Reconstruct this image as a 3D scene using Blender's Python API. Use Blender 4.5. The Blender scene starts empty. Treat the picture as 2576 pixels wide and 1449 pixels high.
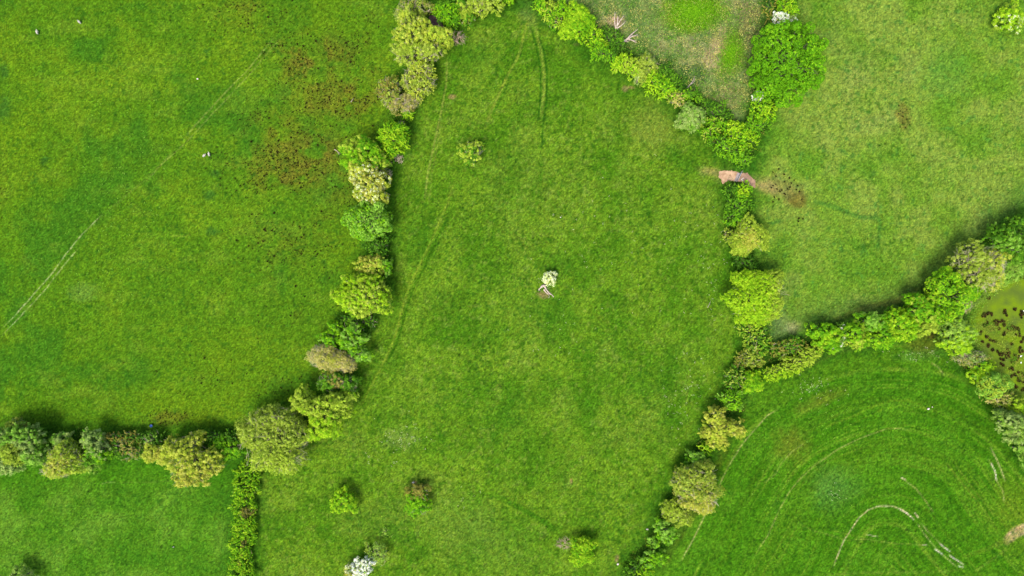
import bpy, math, random
import numpy as np
from mathutils import Vector, Quaternion

# ------------------------------------------------------------------ basics
SC = bpy.context.scene
COL = SC.collection
RNG = np.random.default_rng(7)
random.seed(7)
S = 336.0 / 2576.0          # metres on the ground per unit of the survey grid (2576 x 1449)
H = 224.0                   # drone altitude
K = 0.42                    # sunlit display value -> base colour

def P(u, v, z=0.0):
    f = S * (H - z) / H
    return np.array([(u - 1288.0) * f, (724.5 - v) * f, z])

def lin(c):
    c = np.asarray(c, dtype=float) / 255.0
    return np.where(c <= 0.04045, c / 12.92, ((c + 0.055) / 1.055) ** 2.4)

def tag(o, label=None, cat=None, group=None, kind=None):
    if label: o['label'] = label
    if cat: o['category'] = cat
    if group: o['group'] = group
    if kind: o['kind'] = kind
    return o

def empty(name, loc, rz=0.0):
    o = bpy.data.objects.new(name, None)
    o.empty_display_size = 0.5
    COL.objects.link(o)
    o.location = loc
    o.rotation_euler = (0, 0, rz)
    return o

def mesh_obj(name, verts, faces, mat, parent=None, col=None, smooth=False):
    """verts (N,3); faces list of lists or (M,4)/(M,3) array."""
    me = bpy.data.meshes.new(name)
    verts = np.asarray(verts, dtype=np.float32)
    if isinstance(faces, np.ndarray):
        n, k = faces.shape
        me.vertices.add(len(verts)); me.vertices.foreach_set('co', verts.ravel())
        me.loops.add(n * k); me.loops.foreach_set('vertex_index', faces.astype(np.int32).ravel())
        me.polygons.add(n)
        me.polygons.foreach_set('loop_start', np.arange(0, n * k, k, dtype=np.int32))
        me.polygons.foreach_set('loop_total', np.full(n, k, dtype=np.int32))
        me.update(calc_edges=True)
    else:
        me.from_pydata([tuple(map(float, v)) for v in verts], [], faces)
        me.update()
    if col is not None:
        a = me.color_attributes.new('Tint', 'FLOAT_COLOR', 'POINT')
        c = np.ones((len(verts), 4), dtype=np.float32); c[:, :3] = col
        a.data.foreach_set('color', c.ravel())
    if smooth:
        me.polygons.foreach_set('use_smooth', np.ones(len(me.polygons), dtype=bool))
    if mat: me.materials.append(mat)
    o = bpy.data.objects.new(name, me)
    COL.objects.link(o)
    if parent: o.parent = parent
    return o

# ------------------------------------------------------------------ noise
_tab = {}
def vnoise(x, y, scale, seed=0):
    if seed not in _tab:
        _tab[seed] = np.random.default_rng(1000 + seed).random((256, 256))
    t = _tab[seed]
    x = x / scale; y = y / scale
    xi = np.floor(x).astype(int); yi = np.floor(y).astype(int)
    fx = x - xi; fy = y - yi
    fx = fx * fx * (3 - 2 * fx); fy = fy * fy * (3 - 2 * fy)
    a = t[xi & 255, yi & 255]; b = t[(xi + 1) & 255, yi & 255]
    c = t[xi & 255, (yi + 1) & 255]; d = t[(xi + 1) & 255, (yi + 1) & 255]
    return (a * (1 - fx) + b * fx) * (1 - fy) + (c * (1 - fx) + d * fx) * fy

def fbm(x, y, scale, seed=0, octs=4):
    r = 0; amp = 1; tot = 0
    for i in range(octs):
        r = r + amp * vnoise(x + 17.3 * i, y - 9.1 * i, scale / 2 ** i, seed + i)
        tot += amp; amp *= 0.55
    return r / tot

def sst(x, a, b):
    t = np.clip((x - a) / (b - a), 0, 1)
    return t * t * (3 - 2 * t)

def inpoly(U, V, poly):
    m = np.zeros(U.shape, dtype=bool)
    n = len(poly)
    for i in range(n):
        x0, y0 = poly[i]; x1, y1 = poly[(i + 1) % n]
        if y0 == y1: continue
        c = ((y0 > V) != (y1 > V)) & (U < (x1 - x0) * (V - y0) / (y1 - y0) + x0)
        m ^= c
    return m

def line_dist(U, V, pts):
    """distance to polyline and running length along it"""
    best = np.full(U.shape, 1e9); along = np.zeros(U.shape); run = 0
    for (x0, y0), (x1, y1) in zip(pts[:-1], pts[1:]):
        dx, dy = x1 - x0, y1 - y0
        L = math.hypot(dx, dy)
        t = np.clip(((U - x0) * dx + (V - y0) * dy) / (L * L), 0, 1)
        d = np.hypot(U - x0 - t * dx, V - y0 - t * dy)
        m = d < best
        best = np.where(m, d, best); along = np.where(m, run + t * L, along)
        run += L
    return best, along

# ------------------------------------------------------------------ materials
def new_mat(name):
    m = bpy.data.materials.new(name); m.use_nodes = True
    nt = m.node_tree; nt.nodes.clear()
    out = nt.nodes.new('ShaderNodeOutputMaterial')
    return m, nt, out

def N(nt, typ, **kw):
    n = nt.nodes.new(typ)
    for k, v in kw.items(): setattr(n, k, v)
    return n

def mat_leaf(name, trans=0.3):
    m, nt, out = new_mat(name)
    at = N(nt, 'ShaderNodeAttribute'); at.attribute_name = 'Tint'
    d = N(nt, 'ShaderNodeBsdfPrincipled'); d.inputs['Roughness'].default_value = 0.75
    d.inputs['Specular IOR Level'].default_value = 0.08
    t = N(nt, 'ShaderNodeBsdfTranslucent')
    mx = N(nt, 'ShaderNodeMixShader'); mx.inputs[0].default_value = trans
    nt.links.new(at.outputs['Color'], d.inputs['Base Color'])
    nt.links.new(at.outputs['Color'], t.inputs['Color'])
    nt.links.new(d.outputs[0], mx.inputs[1]); nt.links.new(t.outputs[0], mx.inputs[2])
    nt.links.new(mx.outputs[0], out.inputs[0])
    return m

def mat_noise(name, c0, c1, scale=6.0, rough=0.85, bump=0.3, metal=0.0, detail=4.0):
    m, nt, out = new_mat(name)
    tc = N(nt, 'ShaderNodeTexCoord')
    no = N(nt, 'ShaderNodeTexNoise'); no.inputs['Scale'].default_value = scale; no.inputs['Detail'].default_value = detail
    cr = N(nt, 'ShaderNodeValToRGB')
    cr.color_ramp.elements[0].position = 0.35; cr.color_ramp.elements[1].position = 0.68
    cr.color_ramp.elements[0].color = (*c0, 1); cr.color_ramp.elements[1].color = (*c1, 1)
    b = N(nt, 'ShaderNodeBsdfPrincipled'); b.inputs['Roughness'].default_value = rough
    b.inputs['Metallic'].default_value = metal
    bp = N(nt, 'ShaderNodeBump'); bp.inputs['Strength'].default_value = bump; bp.inputs['Distance'].default_value = 0.05
    nt.links.new(tc.outputs['Object'], no.inputs['Vector'])
    nt.links.new(no.outputs['Fac'], cr.inputs[0]); nt.links.new(cr.outputs[0], b.inputs['Base Color'])
    nt.links.new(no.outputs['Fac'], bp.inputs['Height']); nt.links.new(bp.outputs[0], b.inputs['Normal'])
    nt.links.new(b.outputs[0], out.inputs[0])
    return m

M_LEAF = mat_leaf('foliage', 0.3)
M_PETAL = mat_leaf('petals', 0.2)
M_BARK = mat_noise('bark', (0.05, 0.042, 0.03), (0.12, 0.10, 0.075), 5)
M_DRY = mat_noise('dry_twigs', (0.26, 0.17, 0.11), (0.44, 0.32, 0.23), 3)
M_TWIG = mat_noise('pale_twigs', (0.28, 0.23, 0.14), (0.47, 0.40, 0.27), 3)
M_DEAD = mat_noise('bleached_wood', (0.27, 0.2, 0.155), (0.46, 0.38, 0.31), 4)
M_WOOL = mat_noise('wool', (0.20, 0.19, 0.14), (0.40, 0.38, 0.31), 9, bump=0.8)
M_WHITE = mat_noise('white_feathers', (0.62, 0.62, 0.6), (0.74, 0.74, 0.72), 12, bump=0.1)
M_BLACK = mat_noise('black_feathers', (0.012, 0.012, 0.016), (0.03, 0.03, 0.04), 12, bump=0.1)
M_BLUE = mat_noise('blue_plastic', (0.012, 0.06, 0.26), (0.02, 0.09, 0.34), 5, rough=0.4, bump=0.02)
M_STEEL = mat_noise('galvanised_steel', (0.22, 0.225, 0.24), (0.32, 0.325, 0.34), 9, rough=0.5, bump=0.05, metal=0.35)
M_POST = mat_noise('weathered_post', (0.14, 0.11, 0.085), (0.24, 0.2, 0.16), 8)
M_CONC = mat_noise('old_concrete', (0.15, 0.125, 0.12), (0.24, 0.205, 0.20), 3)
M_STONE = mat_noise('pale_stone', (0.42, 0.36, 0.30), (0.58, 0.52, 0.46), 6, bump=0.6)
M_SKIN = mat_noise('dark_face', (0.05, 0.045, 0.04), (0.09, 0.08, 0.07), 8)

# ------------------------------------------------------------------ ground
WARPED = None
LEFT_HEDGE = [(1060, -60), (1045, 20), (1050, 150), (1020, 230), (1010, 300), (985, 350), (970, 400), (955, 440), (945, 520),
              (955, 600), (950, 680), (935, 740), (905, 800), (880, 850), (862, 900), (850, 950), (835, 1010), (790, 1055), (720, 1085)]
LOW_HEDGE = [(720, 1085), (640, 1108), (560, 1115), (400, 1118), (250, 1118), (100, 1112), (-30, 1105)]
TOP_HEDGE = [(1090, 32), (1160, 25), (1240, 4), (1290, -20)]
NE_HEDGE = [(1335, -20), (1360, 5), (1440, 60), (1500, 110), (1600, 165), (1680, 220), (1760, 285), (1830, 355), (1865, 405)]
OAK_HEDGE = [(1965, -20), (1955, 100), (1925, 230), (1905, 320), (1875, 385)]
MID_HEDGE = [(1850, 472), (1858, 520), (1868, 600), (1873, 660), (1885, 740), (1897, 810), (1897, 880), (1870, 940), (1840, 1000),
             (1803, 1070), (1768, 1130), (1735, 1200), (1690, 1285), (1652, 1350), (1600, 1430), (1580, 1470)]
EAST_HEDGE = [(1900, 890), (1980, 900), (2060, 862), (2150, 840), (2230, 832), (2310, 797), (2380, 742), (2440, 682), (2520, 612), (2600, 550)]
MARSH_HEDGE = [(2400, 800), (2402, 860), (2440, 910), (2490, 970), (2540, 1022), (2575, 1085), (2600, 1150)]
SOUTH_HEDGE = [(620, 1180), (615, 1290), (610, 1380), (604, 1470)]

F_NE = [(1970, -300), (1990, 60), (2000, 200), (1950, 260), (1905, 400), (1872, 430), (1862, 480), (1872, 600), (1890, 700), (1905, 845),
        (1985, 880), (2060, 850), (2310, 790), (2450, 660), (3200, 180), (3200, -300)]
F_TRI = [(1300, -300), (1335, -20), (1450, 50), (1600, 160), (1760, 290), (1860, 400), (1930, 250), (1950, 100), (1970, -300)]
F_SE = [(1540, 1560), (1700, 1290), (1760, 1170), (1850, 1010), (1900, 940), (2060, 868), (2310, 800), (2400, 850), (2480, 980), (2600, 1120), (3200, 1500), (3200, 2000)]
F_MARSH = [(3200, 300), (2560, 690), (2500, 705), (2455, 760), (2425, 800), (2440, 870), (2480, 930), (2530, 985), (2620, 1100), (3200, 1400)]
F_W = [(1060, -600)] + LEFT_HEDGE + LOW_HEDGE + [(-900, 1100), (-900, -600)]

RUSH_ZONES = [(620, 30, 90, 45, .45), (790, 150, 110, 60, 1), (850, 245, 110, 55, .9), (690, 320, 70, 50, .7), (760, 400, 130, 75, .95),
              (690, 440, 55, 45, 1), (865, 480, 55, 55, .5), (720, 620, 130, 75, .33), (820, 570, 70, 60, .35), (845, 700, 55, 55, .2),
              (730, 790, 40, 26, .35), (560, 960, 110, 50, .16), (480, 900, 70, 40, .08), (430, 1052, 42, 18, 1.1), (700, 970, 50, 34, .16),
              (620, 850, 120, 40, .07), (4, 440, 14, 60, .5), (930, 160, 40, 120, .35)]

def rush_density(U, V):
    d = np.zeros(U.shape)
    for cu, cv, a, b, w in RUSH_ZONES:
        q = ((U - cu) / a) ** 2 + ((V - cv) / b) ** 2
        d = np.maximum(d, w * np.exp(-q * 0.9))
    n = fbm(U, V, 38, 31, 3)
    return d * (.25 + .75 * sst(n, 0.3, 0.6))

TRACKS = []   # pts, half width, colour, strength, break-up
def tr(pts, w, c, s, br=0.5): TRACKS.append((pts, w, c, s, br))
def Z(pts, ou, ov, k): return [(ou + x / k, ov + y / k) for x, y in pts]
PALE = (190, 198, 140); STRAW = (150, 172, 70); WEAR = (150, 165, 80); DARKG = (42, 92, 18); MUDC = (196, 178, 140)
tr(Z([(785, 155), (620, 320), (490, 480), (400, 610), (300, 720), (110, 935), (0, 1040)], 0, 483, 3), 1.3, PALE, .62, .55)
tr(Z([(600, 415), (510, 520), (400, 660), (330, 750), (160, 930), (0, 1100)], 0, 483, 3), 1.3, PALE, .5, .55)
tr(Z([(2080, 270), (2010, 360), (1850, 550), (1680, 720), (1560, 850), (1480, 940), (1380, 1060)], 0, 0, 3), 1.7, (146, 160, 80), .5, .5)
tr(Z([(2150, 255), (2020, 400), (1900, 545), (1700, 760), (1600, 860), (1420, 1060), (1200, 1260), (1060, 1420)], 0, 0, 3), 1.5, (146, 160, 80), .42, .5)
tr([(440, 375), (400, 420), (350, 465), (300, 505), (262, 533)], 1.3, (136, 158, 70), .35, .6)
tr([(465, 350), (420, 395), (360, 450), (290, 520), (207, 590)], 2.0, (106, 146, 44), .25, .5)
tr([(1338, -10), (1343, 40), (1350, 73), (1360, 127), (1369, 187), (1368, 233), (1359, 300)], 3.6, (132, 156, 56), .6, .35)
tr([(1335, 60), (1352, 130), (1360, 187), (1360, 240), (1352, 310)], 2.2, DARKG, .65, .35)
tr([(1352, 80), (1367, 125), (1377, 187), (1376, 245), (1367, 300), (1362, 380)], 2.2, DARKG, .65, .35)
tr([(1330, 40), (1306, 137), (1272, 200), (1249, 250), (1229, 297), (1215, 335)], 3.2, (126, 152, 48), .75, .35)
tr([(1292, 185), (1258, 250), (1237, 297)], 2.2, DARKG, .35, .6)
tr([(1126, 140), (1122, 217), (1106, 300), (1089, 377), (1075, 440), (1066, 520)], 2.4, (132, 154, 60), .75, .4)
tr([(1112, 300), (1098, 377), (1086, 440), (1078, 520)], 1.8, (126, 150, 56), .5, .5)
tr([(1150, 440), (1126, 510), (1106, 556), (1076, 625), (1059, 660), (1032, 712), (1014, 766), (1002, 816), (985, 870), (950, 940), (900, 1030)], 2.8, (124, 154, 42), .7, .35)
tr([(1138, 520), (1118, 565), (1090, 620), (1068, 670), (1044, 716), (1024, 770), (1012, 816), (995, 870), (960, 940)], 2.4, (54, 104, 16), .6, .4)
tr([(1060, 610), (1046, 660), (1022, 712), (1004, 760), (996, 800)], 2.2, (110, 145, 34), .35, .6)
tr([(1225, 1235), (1280, 1262), (1330, 1290), (1380, 1318), (1410, 1340)], 6, (60, 112, 18), .7, .35)
tr([(1035, 1145), (1080, 1172), (1160, 1200), (1220, 1230), (1290, 1270)], 3.5, (108, 150, 30), .55, .4)
tr([(1235, 560), (1205, 640), (1180, 720)], 3, (110, 148, 40), .35, .5)
tr([(1350, 330), (1345, 420), (1320, 520), (1290, 600)], 3, (108, 146, 40), .4, .5)
tr([(1365, 400), (1360, 470), (1335, 560)], 3, (64, 114, 20), .3, .5)
tr([(255, 1218), (270, 1213), (292, 1214)], 1.3, (150, 180, 90), .5, .3)
tr([(292, 1215), (400, 1212), (450, 1208)], 1.5, (120, 150, 60), .25, .5)
tr([(430, 593), (460, 595), (480, 590)], 2.2, (125, 150, 50), .4, .3)
tr([(2040, 505), (2100, 520), (2160, 545), (2210, 548), (2214, 560), (2212, 590), (2205, 640)], 5, (72, 124, 42), .6, .4)
tr([(2120, 380), (2180, 440), (2260, 400)], 4, (95, 140, 48), .3, .7)
tr([(2340, 430), (2400, 395), (2470, 350), (2520, 310)], 3, (90, 140, 45), .35, .7)
# south-east field
o_ = (1717, 966, 3)
tr(Z([(750, 170), (640, 240), (550, 340), (450, 460), (370, 580), (300, 710), (240, 860), (170, 980), (100, 1130), (30, 1260), (-30, 1380)], *o_), 1.5, (165, 172, 100), .68, .45)
tr(Z([(930, 440), (830, 510), (750, 600), (700, 680), (600, 760)], *o_), 1.5, (140, 158, 78), .5, .5)
tr(Z([(1750, 360), (1650, 335), (1550, 335), (1400, 385), (1280, 440), (1150, 510), (1000, 610), (880, 720), (790, 840), (730, 950), (690, 1040), (640, 1150), (590, 1220), (520, 1340)], *o_), 1.5, (152, 165, 84), .62, .5)
tr(Z([(1130, 1400), (1180, 1280), (1220, 1180), (1280, 1090), (1330, 1010), (1400, 950), (1480, 920), (1580, 920), (1660, 950), (1720, 1000), (1760, 1035)], *o_), 1.6, (188, 186, 130), .75, .35)
tr(Z([(1640, 945), (1700, 980), (1750, 1030)], *o_), 1.4, (222, 212, 178), .8, .3)
tr(Z([(1750, 970), (1780, 1010)], *o_), 1.6, (205, 190, 150), .7, .3)
tr(Z([(1760, 1035), (1810, 1110), (1870, 1190), (1940, 1270), (2080, 1390)], *o_), 1.5, (176, 182, 115), .6, .5)
tr(Z([(1790, 1040), (1850, 1110), (1900, 1160), (1960, 1220), (2020, 1265)], *o_), 1.4, (176, 182, 115), .6, .5)
tr(Z([(1940, 1205), (1985, 1240), (2025, 1270)], *o_), 1.5, (225, 222, 196), .85, .25)
tr(Z([(2010, 1290), (2070, 1330), (2125, 1368)], *o_), 1.5, (218, 216, 190), .8, .35)
tr(Z([(1900, 1245), (1965, 1290)], *o_), 1.4, (222, 220, 196), .8, .3)
tr(Z([(1810, 1213), (1850, 1218)], *o_), 1.4, (214, 214, 190), .7, .3)
tr(Z([(2080, 1372), (2118, 1385)], *o_), 1.6, (214, 214, 190), .7, .3)
tr(Z([(850, 1040), (1000, 1110), (1250, 1180), (1400, 1170), (1600, 1200), (1830, 1215), (1900, 1235)], *o_), 1.4, (146, 164, 72), .45, .6)
tr(Z([(1380, 1135), (1480, 1152)], *o_), 1.3, (190, 198, 150), .6, .5)
tr(Z([(1100, 1100), (1250, 1135), (1450, 1190), (1650, 1205)], *o_), 1.6, (130, 155, 55), .35, .6)
tr(Z([(1650, 705), (1690, 735), (1760, 790), (1830, 880), (1900, 980)], *o_), 1.5, (168, 168, 100), .55, .5)
tr(Z([(1650, 705), (1685, 722)], *o_), 1.6, (210, 196, 160), .7, .2)
tr(Z([(2300, 560), (2335, 600), (2360, 680), (2380, 745), (2415, 805), (2430, 900)], *o_), 1.5, (170, 176, 110), .55, .5)
tr(Z([(2325, 590), (2360, 660), (2372, 735)], *o_), 1.5, (222, 216, 180), .75, .5)
tr(Z([(2320, 470), (2370, 570), (2410, 660), (2440, 740)], *o_), 1.7, (180, 180, 120), .6, .5)
tr(Z([(1980, 580), (2100, 740), (2200, 850), (2300, 990), (2380, 1090)], *o_), 1.7, (128, 152, 50), .5, .5)
tr(Z([(2050, 600), (2180, 770), (2280, 900), (2370, 1020)], *o_), 1.7, (128, 152, 50), .5, .5)
tr(Z([(1060, 320), (1250, 260), (1400, 190), (1550, 130), (1700, 120), (1800, 160), (1870, 230)], *o_), 2.6, (112, 150, 34), .45, .5)
tr(Z([(1180, 350), (1350, 270), (1500, 200), (1650, 165), (1780, 210)], *o_), 1.6, (108, 148, 32), .4, .5)
tr(Z([(2000, 340), (2130, 440), (2260, 560), (2360, 760), (2400, 900)], *o_), 2.4, (104, 148, 28), .35, .6)
tr(Z([(1880, 1290), (1930, 1325), (1975, 1385)], 1717, 483, 3), 1.6, (176, 176, 110), .6, .5)
tr(Z([(2100, 1310), (2300, 1250), (2430, 1190), (2600, 1080)], *o_), 5.5, (112, 140, 42), .35, .5)
tr(Z([(2200, 1420), (2350, 1320), (2470, 1230)], *o_), 3.0, (122, 142, 60), .3, .5)
tr(Z([(1080, 940), (960, 1140), (860, 1340)], *o_), 5, (96, 142, 24), .3, .6)
tr(Z([(460, 1010), (380, 1180), (270, 1420)], *o_), 5, (92, 138, 24), .3, .6)
tr(Z([(1050, 1440), (1400, 1425), (1900, 1420), (2150, 1400)], *o_), 3, (118, 150, 50), .4, .6)
# brown-red edge of the ditch under the east hedge
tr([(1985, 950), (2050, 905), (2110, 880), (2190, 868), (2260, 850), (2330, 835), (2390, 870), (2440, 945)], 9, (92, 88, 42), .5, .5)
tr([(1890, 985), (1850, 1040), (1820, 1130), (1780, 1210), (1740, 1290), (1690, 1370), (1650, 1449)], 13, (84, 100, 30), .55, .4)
tr([(2090, 810), (2180, 775), (2260, 755), (2330, 715)], 7, (122, 128, 58), .45, .5)

def blob(U, V, cu, cv, a, b, ang=0, soft=0.5, warp=0.25, seed=60):
    r = math.radians(ang); c, s = math.cos(r), math.sin(r)
    x = ((U - cu) * c + (V - cv) * s) / a; y = (-(U - cu) * s + (V - cv) * c) / b
    q = np.hypot(x, y) + (fbm(U, V, max(a, b) * 0.5, seed, 3) - 0.5) * warp * 2
    return 1 - sst(q, 1 - soft, 1 + soft)

def mix(c, m, col, k=1.0):
    col = np.asarray(col, dtype=float)
    m = (np.clip(m, 0, 1) * k)[..., None]
    return c * (1 - m) + col * m

def DETAIL(U, V):
    r = np.random.default_rng(3)
    return 1 + np.clip(r.normal(size=U.shape), -2, 2) * .15

def ground_colour(U, V):
    Uw = U + (vnoise(U, V, 22, 3) - .5) * 9; Vw = V + (vnoise(U, V, 22, 4) - .5) * 9
    C = np.zeros(U.shape + (3,)); C[:] = (84, 131, 31)
    big = fbm(U, V, 260, 11, 4); mid = fbm(U, V, 70, 15, 4); sm = fbm(U, V, 18, 19, 3)
    # centre meadow
    C[:] = (89, 134, 27)
    stk = fbm(U * .9 + V * .45, V * .35 - U * .12, 34, 13, 4)      # faint grazing streaks running north-east
    C = mix(C, sst(mid, .42, .72), (108, 147, 34), .65)
    C = mix(C, sst(1 - mid, .5, .75), (68, 120, 20), .6)
    C = mix(C, sst(stk, .5, .75), (108, 146, 38), .45)
    C = mix(C, sst(fbm(U, V, 110, 23, 3), .55, .8), (114, 144, 46), .45)
    C = mix(C, sst(fbm(U, V, 9, 27, 2), .6, .8), (60, 106, 18), .7)
    C = mix(C, sst(fbm(U, V, 10, 29, 2), .62, .84), (122, 150, 56), .55)
    for a in ((1290, 1010, 14, 34, 25), (1275, 1055, 34, 16, 10), (1480, 1020, 24, 26, 0), (1685, 960, 30, 60, 10), (1690, 1055, 30, 14, 0), (1610, 970, 36, 26, 0), (1405, 790, 40, 46, 0), (1400, 670, 34, 34, 0),  # last on this row: the central hawthorn's shadow painted into the grass
              (980, 1340, 50, 22, 30), (1060, 620, 30, 50, 0), (1180, 140, 40, 24, 0), (1520, 190, 80, 18, 40), (1700, 390, 50, 16, 38)):
        C = mix(C, blob(U, V, *a, .8, .8), (60, 114, 20), .5)
    C = mix(C, blob(U, V, 1650, 330, 60, 55, 0, .6, .4, 66), (122, 142, 52), .55)
    C = mix(C, blob(U, V, 1620, 290, 60, 30, 30, .6, .4, 66), (112, 140, 44), .35)
    C = mix(C, blob(U, V, 1185, 1340, 150, 70, 20, .7, .4, 67), (100, 140, 44), .4)
    C = mix(C, blob(U, V, 1010, 1105, 40, 25, 0, .6, .5, 68), (126, 150, 84), .35)
    C = mix(C, blob(U, V, 1330, 20, 26, 40, -10, .6, .3, 69), (112, 132, 66), .7)
    # west pasture: more yellow, mottled
    w = inpoly(Uw, Vw, F_W)
    Cw = np.zeros_like(C); Cw[:] = (84, 130, 24)
    Cw = mix(Cw, sst(mid * .6 + big * .4, .42, .68), (106, 144, 28), .85)
    Cw = mix(Cw, sst(fbm(U, V, 120, 41, 4), .55, .72), (64, 118, 26), .75)
    Cw = mix(Cw, sst(fbm(U * .5, V, 34, 48, 3), .55, .78), (112, 146, 40), .4)
    for a in ((800, 60, 100, 80), (920, 300, 50, 160), (870, 620, 60, 70), (560, 1010, 160, 60), (30, 180, 50, 200), (560, 130, 70, 110), (60, 400, 60, 140), (600, 900, 150, 60), (380, 1010, 90, 40)):
        Cw = mix(Cw, blob(U, V, *a, 0, .8, .6), (108, 143, 24), .4)
    rd = rush_density(U, V)
    Cw = mix(Cw, sst(rd, .04, .6), (112, 122, 34), .6)
    Cw = mix(Cw, sst(rd * fbm(U, V, 30, 44, 4), .16, .6), (122, 112, 42), .55)
    Cw = mix(Cw, sst(fbm(U, V, 10, 47, 2), .68, .86), (52, 100, 26), .5)
    for a in ((519, 129, 7, 5), (541, 437, 11, 8), (527, 490, 14, 12), (536, 583, 14, 9), (5, 275, 18, 30), (8, 180, 12, 18), (110, 405, 9, 9), (118, 398, 6, 4), (563, 185, 3, 3)):
        Cw = mix(Cw, blob(U, V, *a, 0, .7, .9), (52, 100, 36), .6)
    Cw = mix(Cw, blob(U, V, 210, 735, 35, 22, 0, .6, .4), (125, 160, 75), .4)
    C = np.where(w[..., None], Cw, C)
    # south-west field
    sw = inpoly(U, V, [(-900, 1100), (640, 1100), (612, 1300), (600, 1900), (-900, 1900)])
    Cs = np.zeros_like(C); Cs[:] = (80, 133, 28)
    Cs = mix(Cs, sst(mid, .45, .7), (100, 146, 42), .7); Cs = mix(Cs, sst(1 - mid, .5, .75), (60, 116, 22), .6)
    Cs = mix(Cs, 1 - sst(V, 1190, 1250), (66, 126, 18), .5)
    C = np.where(sw[..., None], Cs, C)
    # north-east field: paler, drier
    ne = inpoly(Uw, Vw, F_NE)
    Cn = np.zeros_like(C); Cn[:] = (110, 150, 44)
    Cn = mix(Cn, sst(mid, .45, .7), (132, 158, 62), .7); Cn = mix(Cn, sst(1 - mid, .5, .72), (92, 142, 34), .7)
    Cn = mix(Cn, sst(fbm(U, V, 150, 51, 3), .55, .75), (140, 155, 78), .4)
    Cn = mix(Cn, sst(fbm(U, V, 14, 53, 2), .68, .85), (72, 128, 46), .6)
    Cn = mix(Cn, blob(U, V, 2380, 190, 60, 60, 0, .6, .5), (86, 142, 44), .5)
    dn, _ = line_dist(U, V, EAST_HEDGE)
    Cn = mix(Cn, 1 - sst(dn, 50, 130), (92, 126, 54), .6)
    Cn = mix(Cn, blob(U, V, 2004, 502, 28, 20, 10, .5, .4), (112, 104, 44), .75)
    Cn = mix(Cn, blob(U, V, 2272, 292, 16, 32, -10, .5, .5), (116, 110, 46), .6)
    Cn = mix(Cn, blob(U, V, 1975, 475, 40, 26, 20, .6, .5), (134, 130, 74), .6)
    Cn = mix(Cn, blob(U, V, 1995, 825, 18, 16, 0, .6, .5), (176, 168, 128), .6)
    Cn = mix(Cn, blob(U, V, 1950, 820, 30, 60, -20, .7, .3), (104, 132, 82), .5)
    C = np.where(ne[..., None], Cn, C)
    # rough triangle in the north
    t = inpoly(Uw, Vw, F_TRI)
    Ct = np.zeros_like(C); Ct[:] = (112, 138, 72)
    Ct = mix(Ct, sst(mid, .42, .62), (148, 150, 98), .7)
    Ct = mix(Ct, sst(fbm(U, V, 30, 55, 3), .5, .7), (88, 126, 56), .65)
    Ct = mix(Ct, blob(U, V, 1745, 32, 76, 46, -5, .35, .3, 71), (102, 148, 22), .95)
    Ct = mix(Ct, blob(U, V, 1835, 135, 40, 62, 10, .5, .35, 72), (106, 142, 40), .85)
    Ct = mix(Ct, blob(U, V, 1800, 130, 22, 66, 22, .5, .5, 73), (176, 158, 118), .8)
    Ct = mix(Ct, blob(U, V, 1830, 240, 40, 34, 0, .6, .4, 74), (140, 138, 86), .6)
    Ct = mix(Ct, blob(U, V, 1885, 60, 30, 60, 0, .6, .4, 75), (116, 112, 70), .6)
    Ct = mix(Ct, blob(U, V, 1548, 52, 22, 14, 0, .5, .4, 76), (196, 164, 138), .8)
    Ct = mix(Ct, blob(U, V, 1740, 190, 40, 26, 0, .5, .4, 77), (62, 90, 50), .6)
    C = np.where(t[..., None], Ct, C)
    # south-east meadow with mowing arcs
    se = inpoly(Uw, Vw, F_SE)
    Ce = np.zeros_like(C); Ce[:] = (72, 128, 21)
    r, al = line_dist(U, V, [(1770, 2270), (2240, 1390), (2860, 2170)])      # the mower's hairpin passes
    r = r + (vnoise(U, V, 120, 85) - .5) * 16
    l1 = vnoise(r, al / 120 + 7, 4.0, 81); l2 = vnoise(r, al / 60 + 90, 9.5, 82); l3 = vnoise(r, al / 50 + 40, 30, 83)
    pm = sst(fbm(U, V, 80, 84, 3), .3, .6)
    Ce = mix(Ce, sst(l1, .6, .85) * (.3 + .7 * pm), (120, 155, 44), .65)
    Ce = mix(Ce, sst(1 - l1, .6, .9) * (.35 + .65 * pm), (52, 106, 14), .6)
    Ce = mix(Ce, sst(l2, .55, .85), (90, 140, 28), .25)
    Ce = mix(Ce, sst(1 - l2, .55, .85), (60, 116, 16), .22)
    Ce = mix(Ce, sst(l3, .55, .85), (92, 128, 28), .28)
    Ce = mix(Ce, sst(mid, .5, .72), (88, 142, 30), .5)
    Ce = mix(Ce, sst(fbm(U, V, 8, 87, 2), .66, .85), (42, 92, 12), .6)
    Ce = mix(Ce, blob(U, V, 2100, 1230, 60, 50, 0, .7, .4), (84, 134, 68), .4)
    Ce = mix(Ce, blob(U, V, 2560, 1290, 40, 90, -20, .7, .4), (114, 140, 34), .5)
    Ce = mix(Ce, blob(U, V, 1990, 1120, 40, 40, 0, .7, .5), (112, 116, 38), .5)
    Ce = mix(Ce, blob(U, V, 2060, 1010, 60, 16, -25, .7, .5), (110, 120, 38), .5)
    Ce = mix(Ce, blob(U, V, 2330, 890, 60, 16, -5, .6, .5), (92, 140, 70), .35)
    Ce = mix(Ce, blob(U, V, 2335, 860, 55, 26, -10, .6, .4), (92, 96, 34), .6)
    Ce = mix(Ce, blob(U, V, 2556, 1342, 42, 15, -33, .35, .5, 92), (186, 160, 122), .85)
    C = np.where(se[..., None], Ce, C)
    # marsh bank and algae-covered wet ground
    ma = inpoly(Uw, Vw, F_MARSH)
    Cm = np.zeros_like(C); Cm[:] = (116, 146, 50)
    Cm = mix(Cm, sst(mid, .4, .7), (104, 134, 66), .6)
    C = np.where(ma[..., None], Cm, C)
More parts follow.
